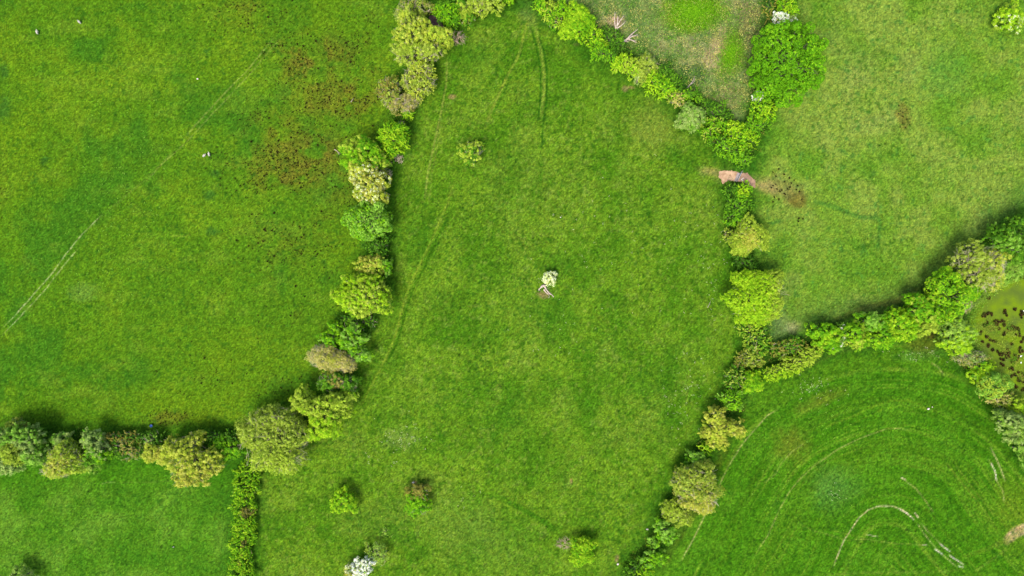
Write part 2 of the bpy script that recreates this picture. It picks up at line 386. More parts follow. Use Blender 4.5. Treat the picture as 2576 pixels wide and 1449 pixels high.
    C = mix(C, blob(U, V, 2475, 770, 70, 22, -35, .6, .3), (126, 148, 92), .6)
    # bare earth round the gateway
    C = mix(C, blob(U, V, 1800, 432, 46, 9, 4, .8, .6, 95), (160, 150, 88), .6)
    C = mix(C, blob(U, V, 1925, 470, 34, 14, 25, .8, .5, 96), (170, 150, 96), .6)
    C = mix(C, blob(U, V, 1856, 449, 56, 19, 8, .6, .5, 97), (182, 150, 110), .7)
    for a in ((1042, 1214, 7, 6), (1437, 1210, 3, 7), (1552, 1404, 5, 9), (1138, 243, 10, 6), (1010, 310, 9, 7), (1450, 112, 8, 4), (1588, 220, 9, 4), (1572, 224, 8, 8), (1368, 742, 16, 9)):
        C = mix(C, blob(U, V, *a, 0, .45, .4), (172, 138, 108), .6)
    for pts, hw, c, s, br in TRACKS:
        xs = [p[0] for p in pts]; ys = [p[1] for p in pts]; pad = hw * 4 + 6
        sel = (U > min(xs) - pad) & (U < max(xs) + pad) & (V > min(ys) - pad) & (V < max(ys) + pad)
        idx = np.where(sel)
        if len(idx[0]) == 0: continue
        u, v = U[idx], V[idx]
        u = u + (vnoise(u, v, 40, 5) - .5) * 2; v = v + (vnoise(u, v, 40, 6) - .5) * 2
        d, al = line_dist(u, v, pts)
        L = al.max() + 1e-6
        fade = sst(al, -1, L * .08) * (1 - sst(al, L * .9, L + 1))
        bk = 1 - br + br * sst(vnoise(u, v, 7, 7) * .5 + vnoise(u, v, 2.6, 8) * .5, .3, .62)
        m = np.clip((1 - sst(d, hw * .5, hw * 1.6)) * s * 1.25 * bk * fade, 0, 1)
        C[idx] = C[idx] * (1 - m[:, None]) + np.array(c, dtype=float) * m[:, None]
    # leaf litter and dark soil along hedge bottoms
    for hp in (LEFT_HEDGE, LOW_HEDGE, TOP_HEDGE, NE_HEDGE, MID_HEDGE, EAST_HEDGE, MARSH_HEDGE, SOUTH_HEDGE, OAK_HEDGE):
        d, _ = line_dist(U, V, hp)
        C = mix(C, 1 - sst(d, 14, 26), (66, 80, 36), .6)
        # unmown margin, darkened to paint the hedge's shade into the grass
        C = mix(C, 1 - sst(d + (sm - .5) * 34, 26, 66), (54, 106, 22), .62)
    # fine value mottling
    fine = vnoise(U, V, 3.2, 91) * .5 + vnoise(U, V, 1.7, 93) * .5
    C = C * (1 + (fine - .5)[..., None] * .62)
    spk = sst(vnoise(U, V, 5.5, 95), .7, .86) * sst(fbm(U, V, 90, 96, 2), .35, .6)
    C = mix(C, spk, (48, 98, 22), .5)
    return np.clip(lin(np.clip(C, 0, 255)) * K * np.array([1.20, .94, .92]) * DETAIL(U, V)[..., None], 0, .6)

def graded(lo, hi, step, far):
    core = np.arange(lo, hi + step, step)
    out = []; d = step; x = hi + step
    while x < far:
        d *= 1.35; x += d; out.append(x)
    out = np.array(out)
    return np.concatenate([-(out[::-1]) + (lo + hi), core, out])

def build_ground():
    xs = graded(-176, 176, 0.36, 3000); ys = graded(-103, 103, 0.36, 3000)
    X, Y = np.meshgrid(xs, ys, indexing='ij')
    U = X / S + 1288.0; V = 724.5 - Y / S
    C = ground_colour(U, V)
    Zz = (fbm(X, Y, 30, 101, 3) - .5) * .5 + (fbm(X, Y, 2.4, 104, 3) - .5) * .26
    far = sst(np.hypot(X, Y), 230, 400); Zz = Zz * (1 - far) - 0.0
    mm = inpoly(U, V, F_MARSH)
    Zz = np.where(mm, Zz * .4 - .35, Zz)
    nx, ny = len(xs), len(ys)
    I = np.arange(nx * ny).reshape(nx, ny)
    F = np.stack([I[:-1, :-1], I[1:, :-1], I[1:, 1:], I[:-1, 1:]], -1).reshape(-1, 4)
    m, nt, out = new_mat('meadow')
    at = N(nt, 'ShaderNodeAttribute'); at.attribute_name = 'Tint'
    tc = N(nt, 'ShaderNodeTexCoord')
    n1 = N(nt, 'ShaderNodeTexNoise'); n1.inputs['Scale'].default_value = 2.3; n1.inputs['Detail'].default_value = 6; n1.inputs['Roughness'].default_value = .75
    n2 = N(nt, 'ShaderNodeTexNoise'); n2.inputs['Scale'].default_value = 0.55; n2.inputs['Detail'].default_value = 5; n2.inputs['Roughness'].default_value = .7
    r1 = N(nt, 'ShaderNodeValToRGB'); r1.color_ramp.elements[0].position = .36; r1.color_ramp.elements[1].position = .64
    r1.color_ramp.elements[0].color = (.44, .60, .62, 1); r1.color_ramp.elements[1].color = (1.0, 1.0, 1.0, 1)
    r2 = N(nt, 'ShaderNodeValToRGB'); r2.color_ramp.elements[0].position = .36; r2.color_ramp.elements[1].position = .66
    r2.color_ramp.elements[0].color = (.66, .8, .9, 1); r2.color_ramp.elements[1].color = (1, 1, .95, 1)
    m1 = N(nt, 'ShaderNodeMix', data_type='RGBA', blend_type='MULTIPLY'); m1.inputs[0].default_value = 1
    m2 = N(nt, 'ShaderNodeMix', data_type='RGBA', blend_type='MULTIPLY'); m2.inputs[0].default_value = 1
    gain = N(nt, 'ShaderNodeVectorMath', operation='SCALE'); gain.inputs['Scale'].default_value = 1.52
    bs = N(nt, 'ShaderNodeBsdfDiffuse')
    bp = N(nt, 'ShaderNodeBump'); bp.inputs['Strength'].default_value = .55; bp.inputs['Distance'].default_value = .25
    nt.links.new(tc.outputs['Object'], n1.inputs['Vector']); nt.links.new(tc.outputs['Object'], n2.inputs['Vector'])
    nt.links.new(n1.outputs['Fac'], r1.inputs[0]); nt.links.new(n2.outputs['Fac'], r2.inputs[0])
    nt.links.new(at.outputs['Color'], m1.inputs[6]); nt.links.new(r1.outputs[0], m1.inputs[7])
    nt.links.new(m1.outputs[2], m2.inputs[6]); nt.links.new(r2.outputs[0], m2.inputs[7])
    nt.links.new(m2.outputs[2], gain.inputs[0]); nt.links.new(gain.outputs[0], bs.inputs['Color'])
    nt.links.new(n1.outputs['Fac'], bp.inputs['Height']); nt.links.new(bp.outputs[0], bs.inputs['Normal'])
    nt.links.new(bs.outputs[0], out.inputs[0])
    V3 = np.stack([X, Y, Zz], -1).reshape(-1, 3)
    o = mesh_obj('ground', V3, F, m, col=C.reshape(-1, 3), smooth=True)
    tag(o, 'green pasture fields divided by hedgerows', kind='structure')
    return o
GROUND = build_ground()

def patch(name, outline, z, mat, label, seed=0, sub=60):
    """thin sheet with a ragged edge, outline in survey units"""
    pts = np.array(outline, dtype=float)
    n = len(pts); out = []
    r = np.random.default_rng(seed)
    for i in range(n):
        a, b = pts[i], pts[(i + 1) % n]
        L = np.hypot(*(b - a)); k = max(3, int(L / 1.1))
        nrm = np.array([-(b - a)[1], (b - a)[0]]) / L
        for t in np.linspace(0, 1, k, endpoint=False):
            out.append(a + (b - a) * t + nrm * r.normal() * .8)
    c = np.mean(out, axis=0)
    vs = [P(*c, z)]; k = len(out)
    for f in (.5, .8, 1.0):
        for p in out: vs.append(P(*(c + (p - c) * f), z - (0.03 if f == 1.0 else 0)))
    faces = [[0, 1 + i, 1 + (i + 1) % k] for i in range(k)]
    for q in range(2):
        for i in range(k):
            a = 1 + q * k + i; b = 1 + q * k + (i + 1) % k
            faces.append([a, a + k, b + k, b])
    for v in vs: v[2] += (r.random() - .5) * .02
    o = mesh_obj(name, np.array(vs), faces, mat)
    # make faces look up
    me = o.data
    if me.polygons[0].normal.z < 0: me.flip_normals()
    return tag(o, label, kind='structure')

M_MUD = mat_noise('purple_brown_mud', tuple(lin((92, 62, 58)) * K), tuple(lin((122, 88, 82)) * K), 1.6, rough=.9, bump=.6, detail=8)
M_EARTH = mat_noise('dry_pink_earth', tuple(lin((190, 150, 112)) * K), tuple(lin((240, 200, 158)) * K), .9, rough=.95, bump=.6, detail=8)
M_EARTH2 = mat_noise('damp_red_earth', tuple(lin((160, 124, 98)) * K), tuple(lin((212, 172, 136)) * K), .9, rough=.95, bump=.6, detail=8)
patch('muddy_track', [(1088, 36), (1100, 44), (1112, 60), (1124, 78), (1112, 84), (1096, 72), (1082, 56), (1078, 42)], .28, M_MUD, 'purple brown mud in the gap beside the olive tree', 1)
GZ = .27
patch('earth_path', [(1809, 432), (1820, 429), (1845, 430), (1857, 433), (1851, 455), (1835, 455), (1826, 457), (1818, 463), (1814, 452), (1808, 446)], GZ, M_EARTH, 'pale pink bare earth west of the field gate', 2)
patch('earth_track', [(1864, 436), (1880, 435), (1892, 447), (1900, 455), (1901, 472), (1882, 466), (1866, 457), (1855, 455)], GZ + .01, M_EARTH2, 'reddish trodden earth east of the field gate', 3)

# algae-green water of the marsh
def build_marsh():
    poly = [(2560, 700), (2505, 712), (2466, 752), (2436, 800), (2446, 862), (2482, 918), (2528, 968), (2576, 1030), (2640, 1090), (2900, 1150), (3000, 700), (2800, 560)]
    m, nt, out = new_mat('algae_water')
    tc = N(nt, 'ShaderNodeTexCoord')
    n1 = N(nt, 'ShaderNodeTexNoise'); n1.inputs['Scale'].default_value = .22; n1.inputs['Detail'].default_value = 7
    cr = N(nt, 'ShaderNodeValToRGB'); e = cr.color_ramp.elements
    e[0].position = .36; e[0].color = (*(lin((104, 128, 44)) * K * 1.0), 1)
    e[1].position = .62; e[1].color = (*(lin((128, 158, 24)) * K * 1.0), 1)
    b = N(nt, 'ShaderNodeBsdfPrincipled'); b.inputs['Roughness'].default_value = .8; b.inputs['Specular IOR Level'].default_value = .04
    nt.links.new(tc.outputs['Object'], n1.inputs['Vector']); nt.links.new(n1.outputs['Fac'], cr.inputs[0])
    nt.links.new(cr.outputs[0], b.inputs['Base Color']); nt.links.new(b.outputs[0], out.inputs[0])
    return patch('water', poly, -.14, m, 'smooth olive green algae covered marsh water', 5)
build_marsh()

# ------------------------------------------------------------------ leaves and wood
class Leaves:
    def __init__(s): s.c = []; s.n = []; s.s = []; s.k = []
    def add(s, c, n, size, col):
        s.c.append(c); s.n.append(n); s.s.append(np.broadcast_to(size, (len(c),))); s.k.append(col)
    def build(s, name, mat, parent=None, rng=RNG, asp=.62):
        c = np.concatenate(s.c); n = np.concatenate(s.n); sz = np.concatenate(s.s); k = np.concatenate(s.k)
        n = n / (np.linalg.norm(n, axis=1, keepdims=True) + 1e-9)
        r = rng.normal(size=c.shape)
        t = r - (r * n).sum(1, keepdims=True) * n; t /= np.linalg.norm(t, axis=1, keepdims=True) + 1e-9
        b = np.cross(n, t)
        s_ = sz[:, None]
        v = np.stack([c - t * s_ * .5, c + b * s_ * asp * .5 - n * s_ * .07, c + t * s_ * .5, c - b * s_ * asp * .5 - n * s_ * .07], 1).reshape(-1, 3)
        f = np.arange(len(c) * 4).reshape(-1, 4)
        return mesh_obj(name, v, f, mat, parent, col=np.repeat(k, 4, axis=0))

class Wood:
    def __init__(s): s.v = []; s.f = []; s.m = []; s.cur = 0
    def seg(s, p, q, r0, r1, n=5):
        p = np.asarray(p, float); q = np.asarray(q, float)
        d = q - p; L = np.linalg.norm(d)
        if L < 1e-6: return
        d /= L
        a = np.cross(d, (0, 0, 1.0)) if abs(d[2]) < .95 else np.cross(d, (1.0, 0, 0))
        a /= np.linalg.norm(a); b = np.cross(d, a)
        i0 = len(s.v)
        for c, r in ((p, r0), (q, r1)):
            for k in range(n):
                t = 2 * math.pi * k / n
                s.v.append(c + (a * math.cos(t) + b * math.sin(t)) * r)
        for k in range(n):
            s.f.append([i0 + k, i0 + (k + 1) % n, i0 + n + (k + 1) % n, i0 + n + k])
        s.f.append([i0 + n + k for k in range(n)])
        s.m += [s.cur] * (n + 1)
    def limb(s, p, q, r0, r1, bend=.12, n=5, rng=RNG, steps=3):
        p = np.asarray(p, float); q = np.asarray(q, float); L = np.linalg.norm(q - p)
        prev = p
        for i in range(1, steps + 1):
            t = i / steps
            x = p + (q - p) * t
            if i < steps: x = x + rng.normal(size=3) * L * bend * .5
            s.seg(prev, x, r0 + (r1 - r0) * (i - 1) / steps, r0 + (r1 - r0) * t, n)
            prev = x
    def build(s, name, mat, parent=None, smooth=True, mat2=None):
        o = mesh_obj(name, np.array(s.v), s.f, mat, parent, smooth=smooth)
        if any(s.m):
            o.data.materials.append(mat2 or M_TWIG)
            o.data.polygons.foreach_set('material_index', np.array(s.m, dtype=np.int32))
        return o

# palettes: display colours when lit
PAL = {
 'oak':    [(94, 150, 14), (108, 164, 20), (80, 136, 12), (96, 152, 22)],
 'bright': [(124, 178, 28), (142, 192, 34), (102, 160, 24), (84, 142, 24)],
 'lime':   [(160, 196, 38), (176, 208, 52), (140, 184, 32), (124, 168, 30)],
 'green':  [(98, 148, 34), (116, 164, 44), (82, 132, 32), (70, 116, 32)],
 'dark':   [(62, 108, 26), (76, 122, 32), (52, 94, 26), (88, 128, 44)],
 'pale':   [(138, 182, 74), (152, 194, 88), (118, 164, 58), (106, 152, 52)],
 'grey':   [(150, 172, 104), (134, 158, 88), (166, 186, 122), (118, 148, 78)],
 'bluegreen': [(132, 168, 70), (116, 152, 60), (150, 182, 86), (160, 190, 90)],
 'olive':  [(160, 178, 70), (144, 164, 60), (128, 150, 54), (176, 192, 92)],
 'yolive': [(168, 190, 66), (182, 200, 82), (150, 174, 56), (134, 158, 52)],
 'yellow': [(184, 194, 74), (198, 202, 96), (166, 180, 62), (150, 168, 54)],
 'gold':   [(188, 188, 84), (204, 200, 108), (168, 168, 70), (148, 156, 60)],
 'brown':  [(160, 152, 84), (146, 140, 76), (174, 166, 104), (140, 150, 64)],
 'pink':   [(192, 180, 118), (178, 168, 104), (204, 194, 136), (158, 160, 84)],
 'rust':   [(148, 142, 70), (132, 128, 60), (160, 152, 82), (120, 136, 54)],
 'white':  [(240, 242, 228), (228, 232, 208), (246, 246, 240), (196, 208, 156)],
 'cream':  [(226, 232, 176), (212, 222, 156), (236, 240, 206), (160, 182, 96)],
}
def pal(name): return np.minimum(lin(np.array(PAL[name])) * K * np.array([1.78, 1.90, 1.2]), .6)

def leaf_colours(rng, pos, clump_id, p1, p2, mixf, jit=.16):
    a = pal(p1); b = pal(p2)
    nc = clump_id.max() + 1
    ia = rng.integers(0, 4, nc)
    ca = a[ia]; cb = b[rng.integers(0, 4, nc)]
    w = mixf(nc) if callable(mixf) else np.full(nc, mixf)
    pick = (rng.random(nc) < w)[:, None]
    base = np.where(pick, cb, ca)
    c = base[clump_id]
    c = c * (1 + rng.normal(size=(len(c), 1)) * jit) * (1 + rng.normal(size=(len(c), 3)) * .05)
    return np.clip(c, .003, .8)

def crown_points(rng, lobes, spacing, squash_lo=-.35):
    """centres of leaf clumps spread over the lobes' outer shell"""
    C = []; D = []
    for li, (c, r) in enumerate(lobes):
        rx, ry, rz = r
        area = math.pi * (rx * ry) + math.pi * (rx + ry) * rz * .75
        n = max(8, int(area / spacing ** 2))
        z = 1 - (1 - squash_lo) * rng.random(n) ** 1.25; ph = rng.uniform(0, 2 * math.pi, n)
        q = np.sqrt(np.clip(1 - z * z, 0, 1))
        d = np.stack([q * np.cos(ph), q * np.sin(ph), z], 1)
        k = rng.integers(0, 1000)
        lump = 1 + .20 * np.sin(3 * ph + k) * q + .12 * np.sin(5 * ph + 2 * k) * q + .08 * np.sin(8 * ph + k * 3) * q
        rad = rng.uniform(.78, 1.0, n) * lump
        p = c + d * np.array(r) * rad[:, None]
        keep = np.ones(n, bool)
        for lj, (c2, r2) in enumerate(lobes):
            if lj == li: continue
            keep &= (((p - c2) / (np.array(r2) * .72)) ** 2).sum(1) > 1
        keep &= p[:, 2] > .25
        C.append(p[keep]); D.append((d / np.array(r))[keep])
    C = np.concatenate(C); D = np.concatenate(D); D /= np.linalg.norm(D, axis=1, keepdims=True)
    return C, D

MODES = {   # spacing, clump radius, leaf size, leaves per clump, elongation, drop-out
 'puff':  (1.5, .30, .30, 12, .25, .02),
 'clump': (.92, .50, .31, 50, .62, .05),
 'shoot': (.70, .34, .31, 32, 1.1, .04),
 'haze':  (.60, .40, .27, 25, .75, .02),
 'thin':  (.90, .55, .28, 16, .5, .2),
}

def build_crown(rng, L, lobes, mode, p1, p2, mixf, dens=1.0, fill=True):
    sp, cr, ls, nl, el, drop = MODES[mode]
    C, D = crown_points(rng, lobes, sp / math.sqrt(dens))
    if mode == 'puff':          # cauliflower heads, each made of many small sprays
        M0, MD = crown_points(rng, lobes, .9)
        keep0 = np.ones(len(M0), bool)
        for i in range(1, len(M0)):
            if (np.linalg.norm(M0[:i][keep0[:i]] - M0[i], axis=1) < 2.3).any(): keep0[i] = False
        M0, MD = M0[keep0], MD[keep0]
        ns = 60; mid_ = np.repeat(np.arange(len(M0)), ns)
        dd = rng.normal(size=(len(mid_), 3)); dd /= np.linalg.norm(dd, axis=1, keepdims=True)
        ax = MD[mid_] * .7 + np.array([0, 0, .6]); ax /= np.linalg.norm(ax, axis=1, keepdims=True)
        dt = (dd * ax).sum(1, keepdims=True); dd = np.where(dt < 0, dd - 2 * dt * ax, dd)
        mr = rng.uniform(1.15, 1.65, len(M0))[mid_][:, None]
        C = M0[mid_] + dd * mr; D = dd * .8 + ax * .3; D /= np.linalg.norm(D, axis=1, keepdims=True)
    # patchy gaps: whole areas of the shell missing here and there
    g = vnoise(C[:, 0] + 50, C[:, 1] + 50, 1.9, int(rng.integers(0, 40)))
    if max(max(q[0], q[1]) for c_, q in lobes) < 4.6: g = g + .3
    keep = (g > (.06 + drop * .6)) & (rng.random(len(C)) > drop)
    C = C[keep]; D = D[keep]
    if len(C) < 6: C, D = crown_points(rng, lobes, sp)
    n = len(C)
    cid = np.repeat(np.arange(n), nl)
    scale = rng.uniform(.65, 1.3, n)
    d = rng.normal(size=(len(cid), 3)); d /= np.linalg.norm(d, axis=1, keepdims=True)
    up = D[cid]
    dot = (d * up).sum(1, keepdims=True)
    d = np.where(dot < -.2, d - 2 * dot * up, d)
    rr = rng.uniform(.6, 1.0, (len(cid), 1)) * cr * scale[cid][:, None]
    axis = D * .8 + rng.normal(size=D.shape) * .45 + np.array([0, 0, .15]); axis /= np.linalg.norm(axis, axis=1, keepdims=True)
    al = rng.uniform(-.6, 1.0, (len(cid), 1)) * el * cr * 2.0
    pos = C[cid] + d * rr * (1 if el < 1 else .5) + axis[cid] * al
    nrm = d + up * .35 + rng.normal(size=d.shape) * .34 + np.array([0, -.15, .75])
    pos[:, 2] = np.maximum(pos[:, 2], .08)
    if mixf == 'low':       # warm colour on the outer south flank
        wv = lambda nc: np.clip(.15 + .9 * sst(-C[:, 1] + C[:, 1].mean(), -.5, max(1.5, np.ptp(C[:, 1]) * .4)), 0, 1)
    elif mixf == 'core':
        cc = np.mean([c for c, r in lobes], axis=0)
        rmax = max(max(r[0], r[1]) for c, r in lobes)
        wv = lambda nc: np.clip(1.05 - np.hypot(C[:, 0] - cc[0], C[:, 1] - cc[1]) / (rmax * .75), 0, 1)
    elif mixf == 'east':
        wv = lambda nc: sst(C[:, 0] - C[:, 0].mean(), -.5, max(1.5, np.ptp(C[:, 0]) * .35))
    elif mixf == 'north':
        wv = lambda nc: sst(C[:, 1] - C[:, 1].mean(), -.5, max(1.5, np.ptp(C[:, 1]) * .35))
    else:
        fr = float(mixf)
        wv = lambda nc: np.clip(fr + (vnoise(C[:, 0] + 90, C[:, 1] + 90, 3.0, int(rng.integers(40, 80))) - .5) * 1.3 * (fr > 0), 0, 1)
    col = leaf_colours(rng, pos, cid, p1, p2, wv)
    L.add(pos, nrm, ls * rng.uniform(.7, 1.3, len(cid)), col)
    if fill:    # sparse interior leaves
        for c, r in lobes:
            m = int(r[0] * r[1] * 20 * (1 if mode != 'thin' else .4)) + 12
            z = rng.uniform(-.7, 1, m); ph = rng.uniform(0, 6.283, m); q = np.sqrt(1 - z * z)
            dd = np.stack([q * np.cos(ph), q * np.sin(ph), z], 1)
            pp = c + dd * np.array(r) * rng.uniform(.5, .84, (m, 1))
            if mode == 'puff': pp = c + (pp - c) * .92
            pp[:, 2] = np.maximum(pp[:, 2], .1)
            cc = pal(p1)[rng.integers(0, 4, m)]
            L.add(pp, dd + rng.normal(size=dd.shape) * .5 + np.array([0, 0, .5]), .45 * rng.uniform(.7, 1.2, m), cc)
    return C, D

def make_tree(name, label, cat, h, lobes, mode, p1, p2=None, mixf=0.0, twigs=0, dens=1.0, group=None, seed=None,
              trunk=True, blossom=None, part='crown', bare=False):
    """lobes: (u, v, ru, rv[, height factor]) outline of the crown as surveyed"""
    rng = np.random.default_rng(abs(hash_(label)) % (2 ** 31) if seed is None else seed)
    p2 = p2 or p1
    W = []; h = h * 1.1
    for lb in lobes:
        u, v, ru, rv = lb[:4]; f = lb[4] if len(lb) > 4 else 1.0
        hh = h * f; zc = hh * .55
        k = S * (H - zc) / H
        ks = 1.0 if mode == 'puff' else 1.12; rx, ry = ru * k * ks, rv * k * ks
        W.append((P(u, v, zc), (rx, ry, hh * .45)))
    areas = np.array([r[0] * r[1] for c, r in W])
    base = (np.array([c for c, r in W]) * areas[:, None]).sum(0) / areas.sum()
    base[2] = 0.0
    root = empty(name, base)
    tag(root, label, cat, group)
    lob = [(c - base, r) for c, r in W]
    wd = Wood()
    big = max(max(r[0], r[1]) for c, r in lob)
    r0 = max(.05, min(.55, big * .055 + h * .008))
    tops = []
    if trunk:
        tp = np.array([rng.normal() * .3, rng.normal() * .3, h * .32])
        wd.limb((0, 0, -.2), tp, r0 * 1.15, r0 * .8, .05, 8, rng)
        stems = [tp]
    else:
        stems = [np.array([rng.normal() * .25 * big, rng.normal() * .25 * big, 0.0]) for _ in range(5)]
    for c, r in lob:
        nb = int(5 + r[0] * 1.2)
        for i in range(nb):
            z = rng.uniform(.0, .95); ph = rng.uniform(0, 6.283); q = math.sqrt(1 - z * z)
            d = np.array([q * math.cos(ph), q * math.sin(ph), z])
            e = c + d * np.array(r) * .88; e[2] = max(e[2], .3)
            st = stems[i % len(stems)]
            midp = st + (e - st) * .5 + np.array([0, 0, .12 * h]) * rng.uniform(.2, 1)
            wd.limb(st, midp, r0 * .5, r0 * .28, .1, 5, rng, 2); wd.limb(midp, e, r0 * .28, r0 * .06, .12, 4, rng, 2)
            tops.append((midp, e))
    if twigs or bare:
        tw = wd; wd.cur = 1
        for i in range(int(twigs)):
            c, r = lob[rng.integers(0, len(lob))]
            z = rng.uniform(-.1, 1); ph = rng.uniform(0, 6.283); q = math.sqrt(1 - z * z)
            tgt = c + np.array([q * math.cos(ph), q * math.sin(ph), z]) * np.array(r) * rng.uniform(.98, 1.14)
            m0, e0 = min((tops[q_] for q_ in rng.integers(0, len(tops), 14)), key=lambda t_: np.linalg.norm(t_[1] - tgt))
            a = m0 + (e0 - m0) * rng.uniform(.55, 1.0)
            tw.limb(a, tgt, .045, .02, .14, 3, rng, 2)
            for _ in range(2):
                b = a + (tgt - a) * rng.uniform(.4, .8)
                tw.seg(b, b + (tgt - a) * .35 + rng.normal(size=3) * .35, .028, .018, 3)
    wd.build('trunk' if trunk else 'stems', M_DRY if bare else M_BARK, root, mat2=M_DRY if bare else None)
    if not bare:
        L = Leaves()
        C, D = build_crown(rng, L, lob, mode, p1, p2, mixf, dens)
        L.build(part, M_LEAF, root, rng)
        if blossom:
            frac, bp = blossom[:2]
            flt = blossom[2] if len(blossom) > 2 else None
            B = Leaves(); sel = rng.random(len(C)) < frac
            if flt: sel &= flt(C)
            cs = C[sel]; ds = D[sel]
            if len(cs):
                nl = 26; cid = np.repeat(np.arange(len(cs)), nl)
                dd = rng.normal(size=(len(cid), 3)); dd /= np.linalg.norm(dd, axis=1, keepdims=True)
                dd[:, 2] = np.abs(dd[:, 2])
                pos = cs[cid] + ds[cid] * .28 + dd * .42
                B.add(pos, dd + np.array([0, -.1, .9]), .26 * rng.uniform(.7, 1.3, len(cid)), np.clip(lin(np.array(PAL[bp]))[rng.integers(0, 4, len(cid))] * .82, 0, .82))
                B.build('blossom', M_PETAL, root, rng)
    return root

def hash_(s):
    h = 5381
    for ch in s: h = (h * 33 + ord(ch)) & 0x7fffffff
    return h

# ------------------------------------------------------------------ trees and shrubs
T = make_tree
LG = 'trees and shrubs of the west hedgerow'
NG = 'shrubs of the northern hedge'
MG = 'trees and shrubs of the middle hedgerow'
EG = 'trees and shrubs of the east hedgerow'
BG = 'trees and shrubs of the lower west hedgerow'
FG = 'lone bushes out in the meadow'

# --- west hedgerow, north to south
T('tree', 'grey twiggy half bare tree at the very top of the west hedgerow', 'tree', 9, [(1046, 22, 38, 22), (1015, 38, 20, 16, .8)], 'thin', 'olive', 'brown', .4, twigs=130, group=LG, dens=1.3)
T('tree', 'large yellow olive tree immediately left of the muddy gap', 'tree', 13, [(1037, 88, 42, 38), (1030, 48, 22, 20, .9), (1062, 76, 24, 26, .9)], 'clump', 'olive', 'yellow', .45, twigs=50, group=LG)
T('tree', 'yellow green tree spreading east just below the muddy gap', 'tree', 11, [(1098, 92, 28, 17), (1120, 97, 20, 17, .9), (1078, 100, 22, 18)], 'clump', 'yolive', 'yellow', .4, twigs=30, group=LG)
T('bare_tree', 'leafless pale branches sticking out over the meadow beside the olive trees', 'tree', 6, [(1150, 97, 20, 15)], 'thin', 'olive', 'brown', .5, twigs=70, group=LG, bare=True)
T('tree', 'broad olive tree with grey twigs in the upper west hedgerow', 'tree', 11, [(1038, 134, 46, 28), (1080, 132, 28, 22, .9)], 'clump', 'olive', 'yolive', .4, twigs=110, group=LG)
T('tree', 'spiky yellow green tree with radiating shoots above the dark hollow', 'tree', 8, [(1056, 176, 30, 22)], 'shoot', 'yellow', 'olive', .4, twigs=60, group=LG)
T('tree', 'ragged yellow tree with pale grey twigs at the bend of the west hedgerow', 'tree', 8, [(1068, 212, 26, 22), (1048, 232, 22, 22, .85), (1028, 204, 16, 16, .9)], 'shoot', 'yellow', 'olive', .4, twigs=110, group=LG)
T('tree', 'brownish tree with reddish olive buds bulging left of the hedgerow', 'tree', 7, [(979, 226, 26, 28), (985, 250, 22, 20, .9)], 'shoot', 'rust', 'olive', .4, twigs=90, group=LG)
T('bare_tree', 'pinkish nearly bare tree between brown bush and small green tuft', 'tree', 6.5, [(1010, 263, 30, 20), (1035, 255, 16, 18, .9)], 'thin', 'pink', 'brown', .4, twigs=170, group=LG, dens=1.6)
T('shrub', 'tiny vivid green shrub at the foot of the pinkish bare tree', 'shrub', 3.5, [(1027, 287, 14, 12)], 'shoot', 'lime', 'bright', .5, group=LG)
T('tree', 'vivid green two lobed tree standing right of the yellow green oak crowns', 'tree', 8, [(984, 334, 26, 20), (1010, 330, 16, 16), (1014, 357, 14, 14, .9), (988, 352, 26, 14), (986, 378, 25, 17, .85)], 'shoot', 'bright', 'lime', .4, group=LG, dens=1.2)
T('tree', 'light green tree forming the upper left half of the big double crown', 'tree', 11, [(892, 378, 24, 26), (925, 380, 30, 28), (905, 412, 34, 22), (945, 405, 26, 22, .9)], 'clump', 'bright', 'yolive', .45, group=LG)
T('blossoming_tree', 'golden blossom covered tree forming the lower half of the big double crown', 'tree', 11, [(930, 462, 42, 34), (940, 492, 34, 20), (912, 432, 28, 22)], 'clump', 'gold', 'yellow', .5, group=LG, twigs=20, blossom=(.35, 'cream'))
T('shrub', 'low dull green shrub behind the vivid green tree', 'shrub', 3.5, [(972, 402, 20, 14)], 'clump', 'green', 'olive', .4, group=LG, twigs=10)
T('shrub', 'dark bare shrub on the right edge of the golden blossom tree', 'shrub', 3, [(970, 436, 14, 12)], 'thin', 'dark', 'brown', .3, group=LG, twigs=50)
T('tree', 'soft rounded mint green tree with dark holes in its crown', 'tree', 11, [(912, 550, 42, 30), (945, 556, 32, 38), (950, 528, 22, 18, .9), (925, 578, 40, 20)], 'puff', 'pale', 'bright', .35, group=LG)
T('shrub', 'dark green shrub tucked below the mint green tree', 'shrub', 5.5, [(948, 616, 30, 24)], 'shoot', 'green', 'dark', .5, group=LG, dens=1.1)
T('shrub', 'flat topped yellow shrub with mottled leaves above the big rounded tree', 'shrub', 7, [(926, 668, 28, 22), (948, 670, 22, 20)], 'clump', 'yolive', 'gold', .4, group=LG, dens=1.2)
T('shrub', 'narrow pale green shrub stuck to the yellow shrub', 'shrub', 6, [(974, 672, 10, 20)], 'clump', 'pale', 'bright', .4, group=LG)
T('tree', 'big rounded yellow green tree midway down the west hedgerow', 'tree', 12, [(905, 742, 52, 40), (930, 758, 46, 34), (902, 708, 30, 18, .85), (948, 735, 30, 30, .95), (880, 750, 30, 26)], 'clump', 'yolive', 'lime', .4, group=LG, twigs=30, dens=1.15)
T('shrub', 'low shadowed shrub under the south side of the big rounded tree', 'shrub', 3.5, [(885, 803, 34, 16), (925, 815, 22, 18, .8)], 'shoot', 'dark', 'green', .3, group=LG, twigs=16)
T('tree', 'light green open tree left of the gap with separate leafy arms', 'tree', 7, [(833, 851, 24, 18), (845, 824, 14, 14, .8)], 'clump', 'pale', 'bright', .5, group=LG)
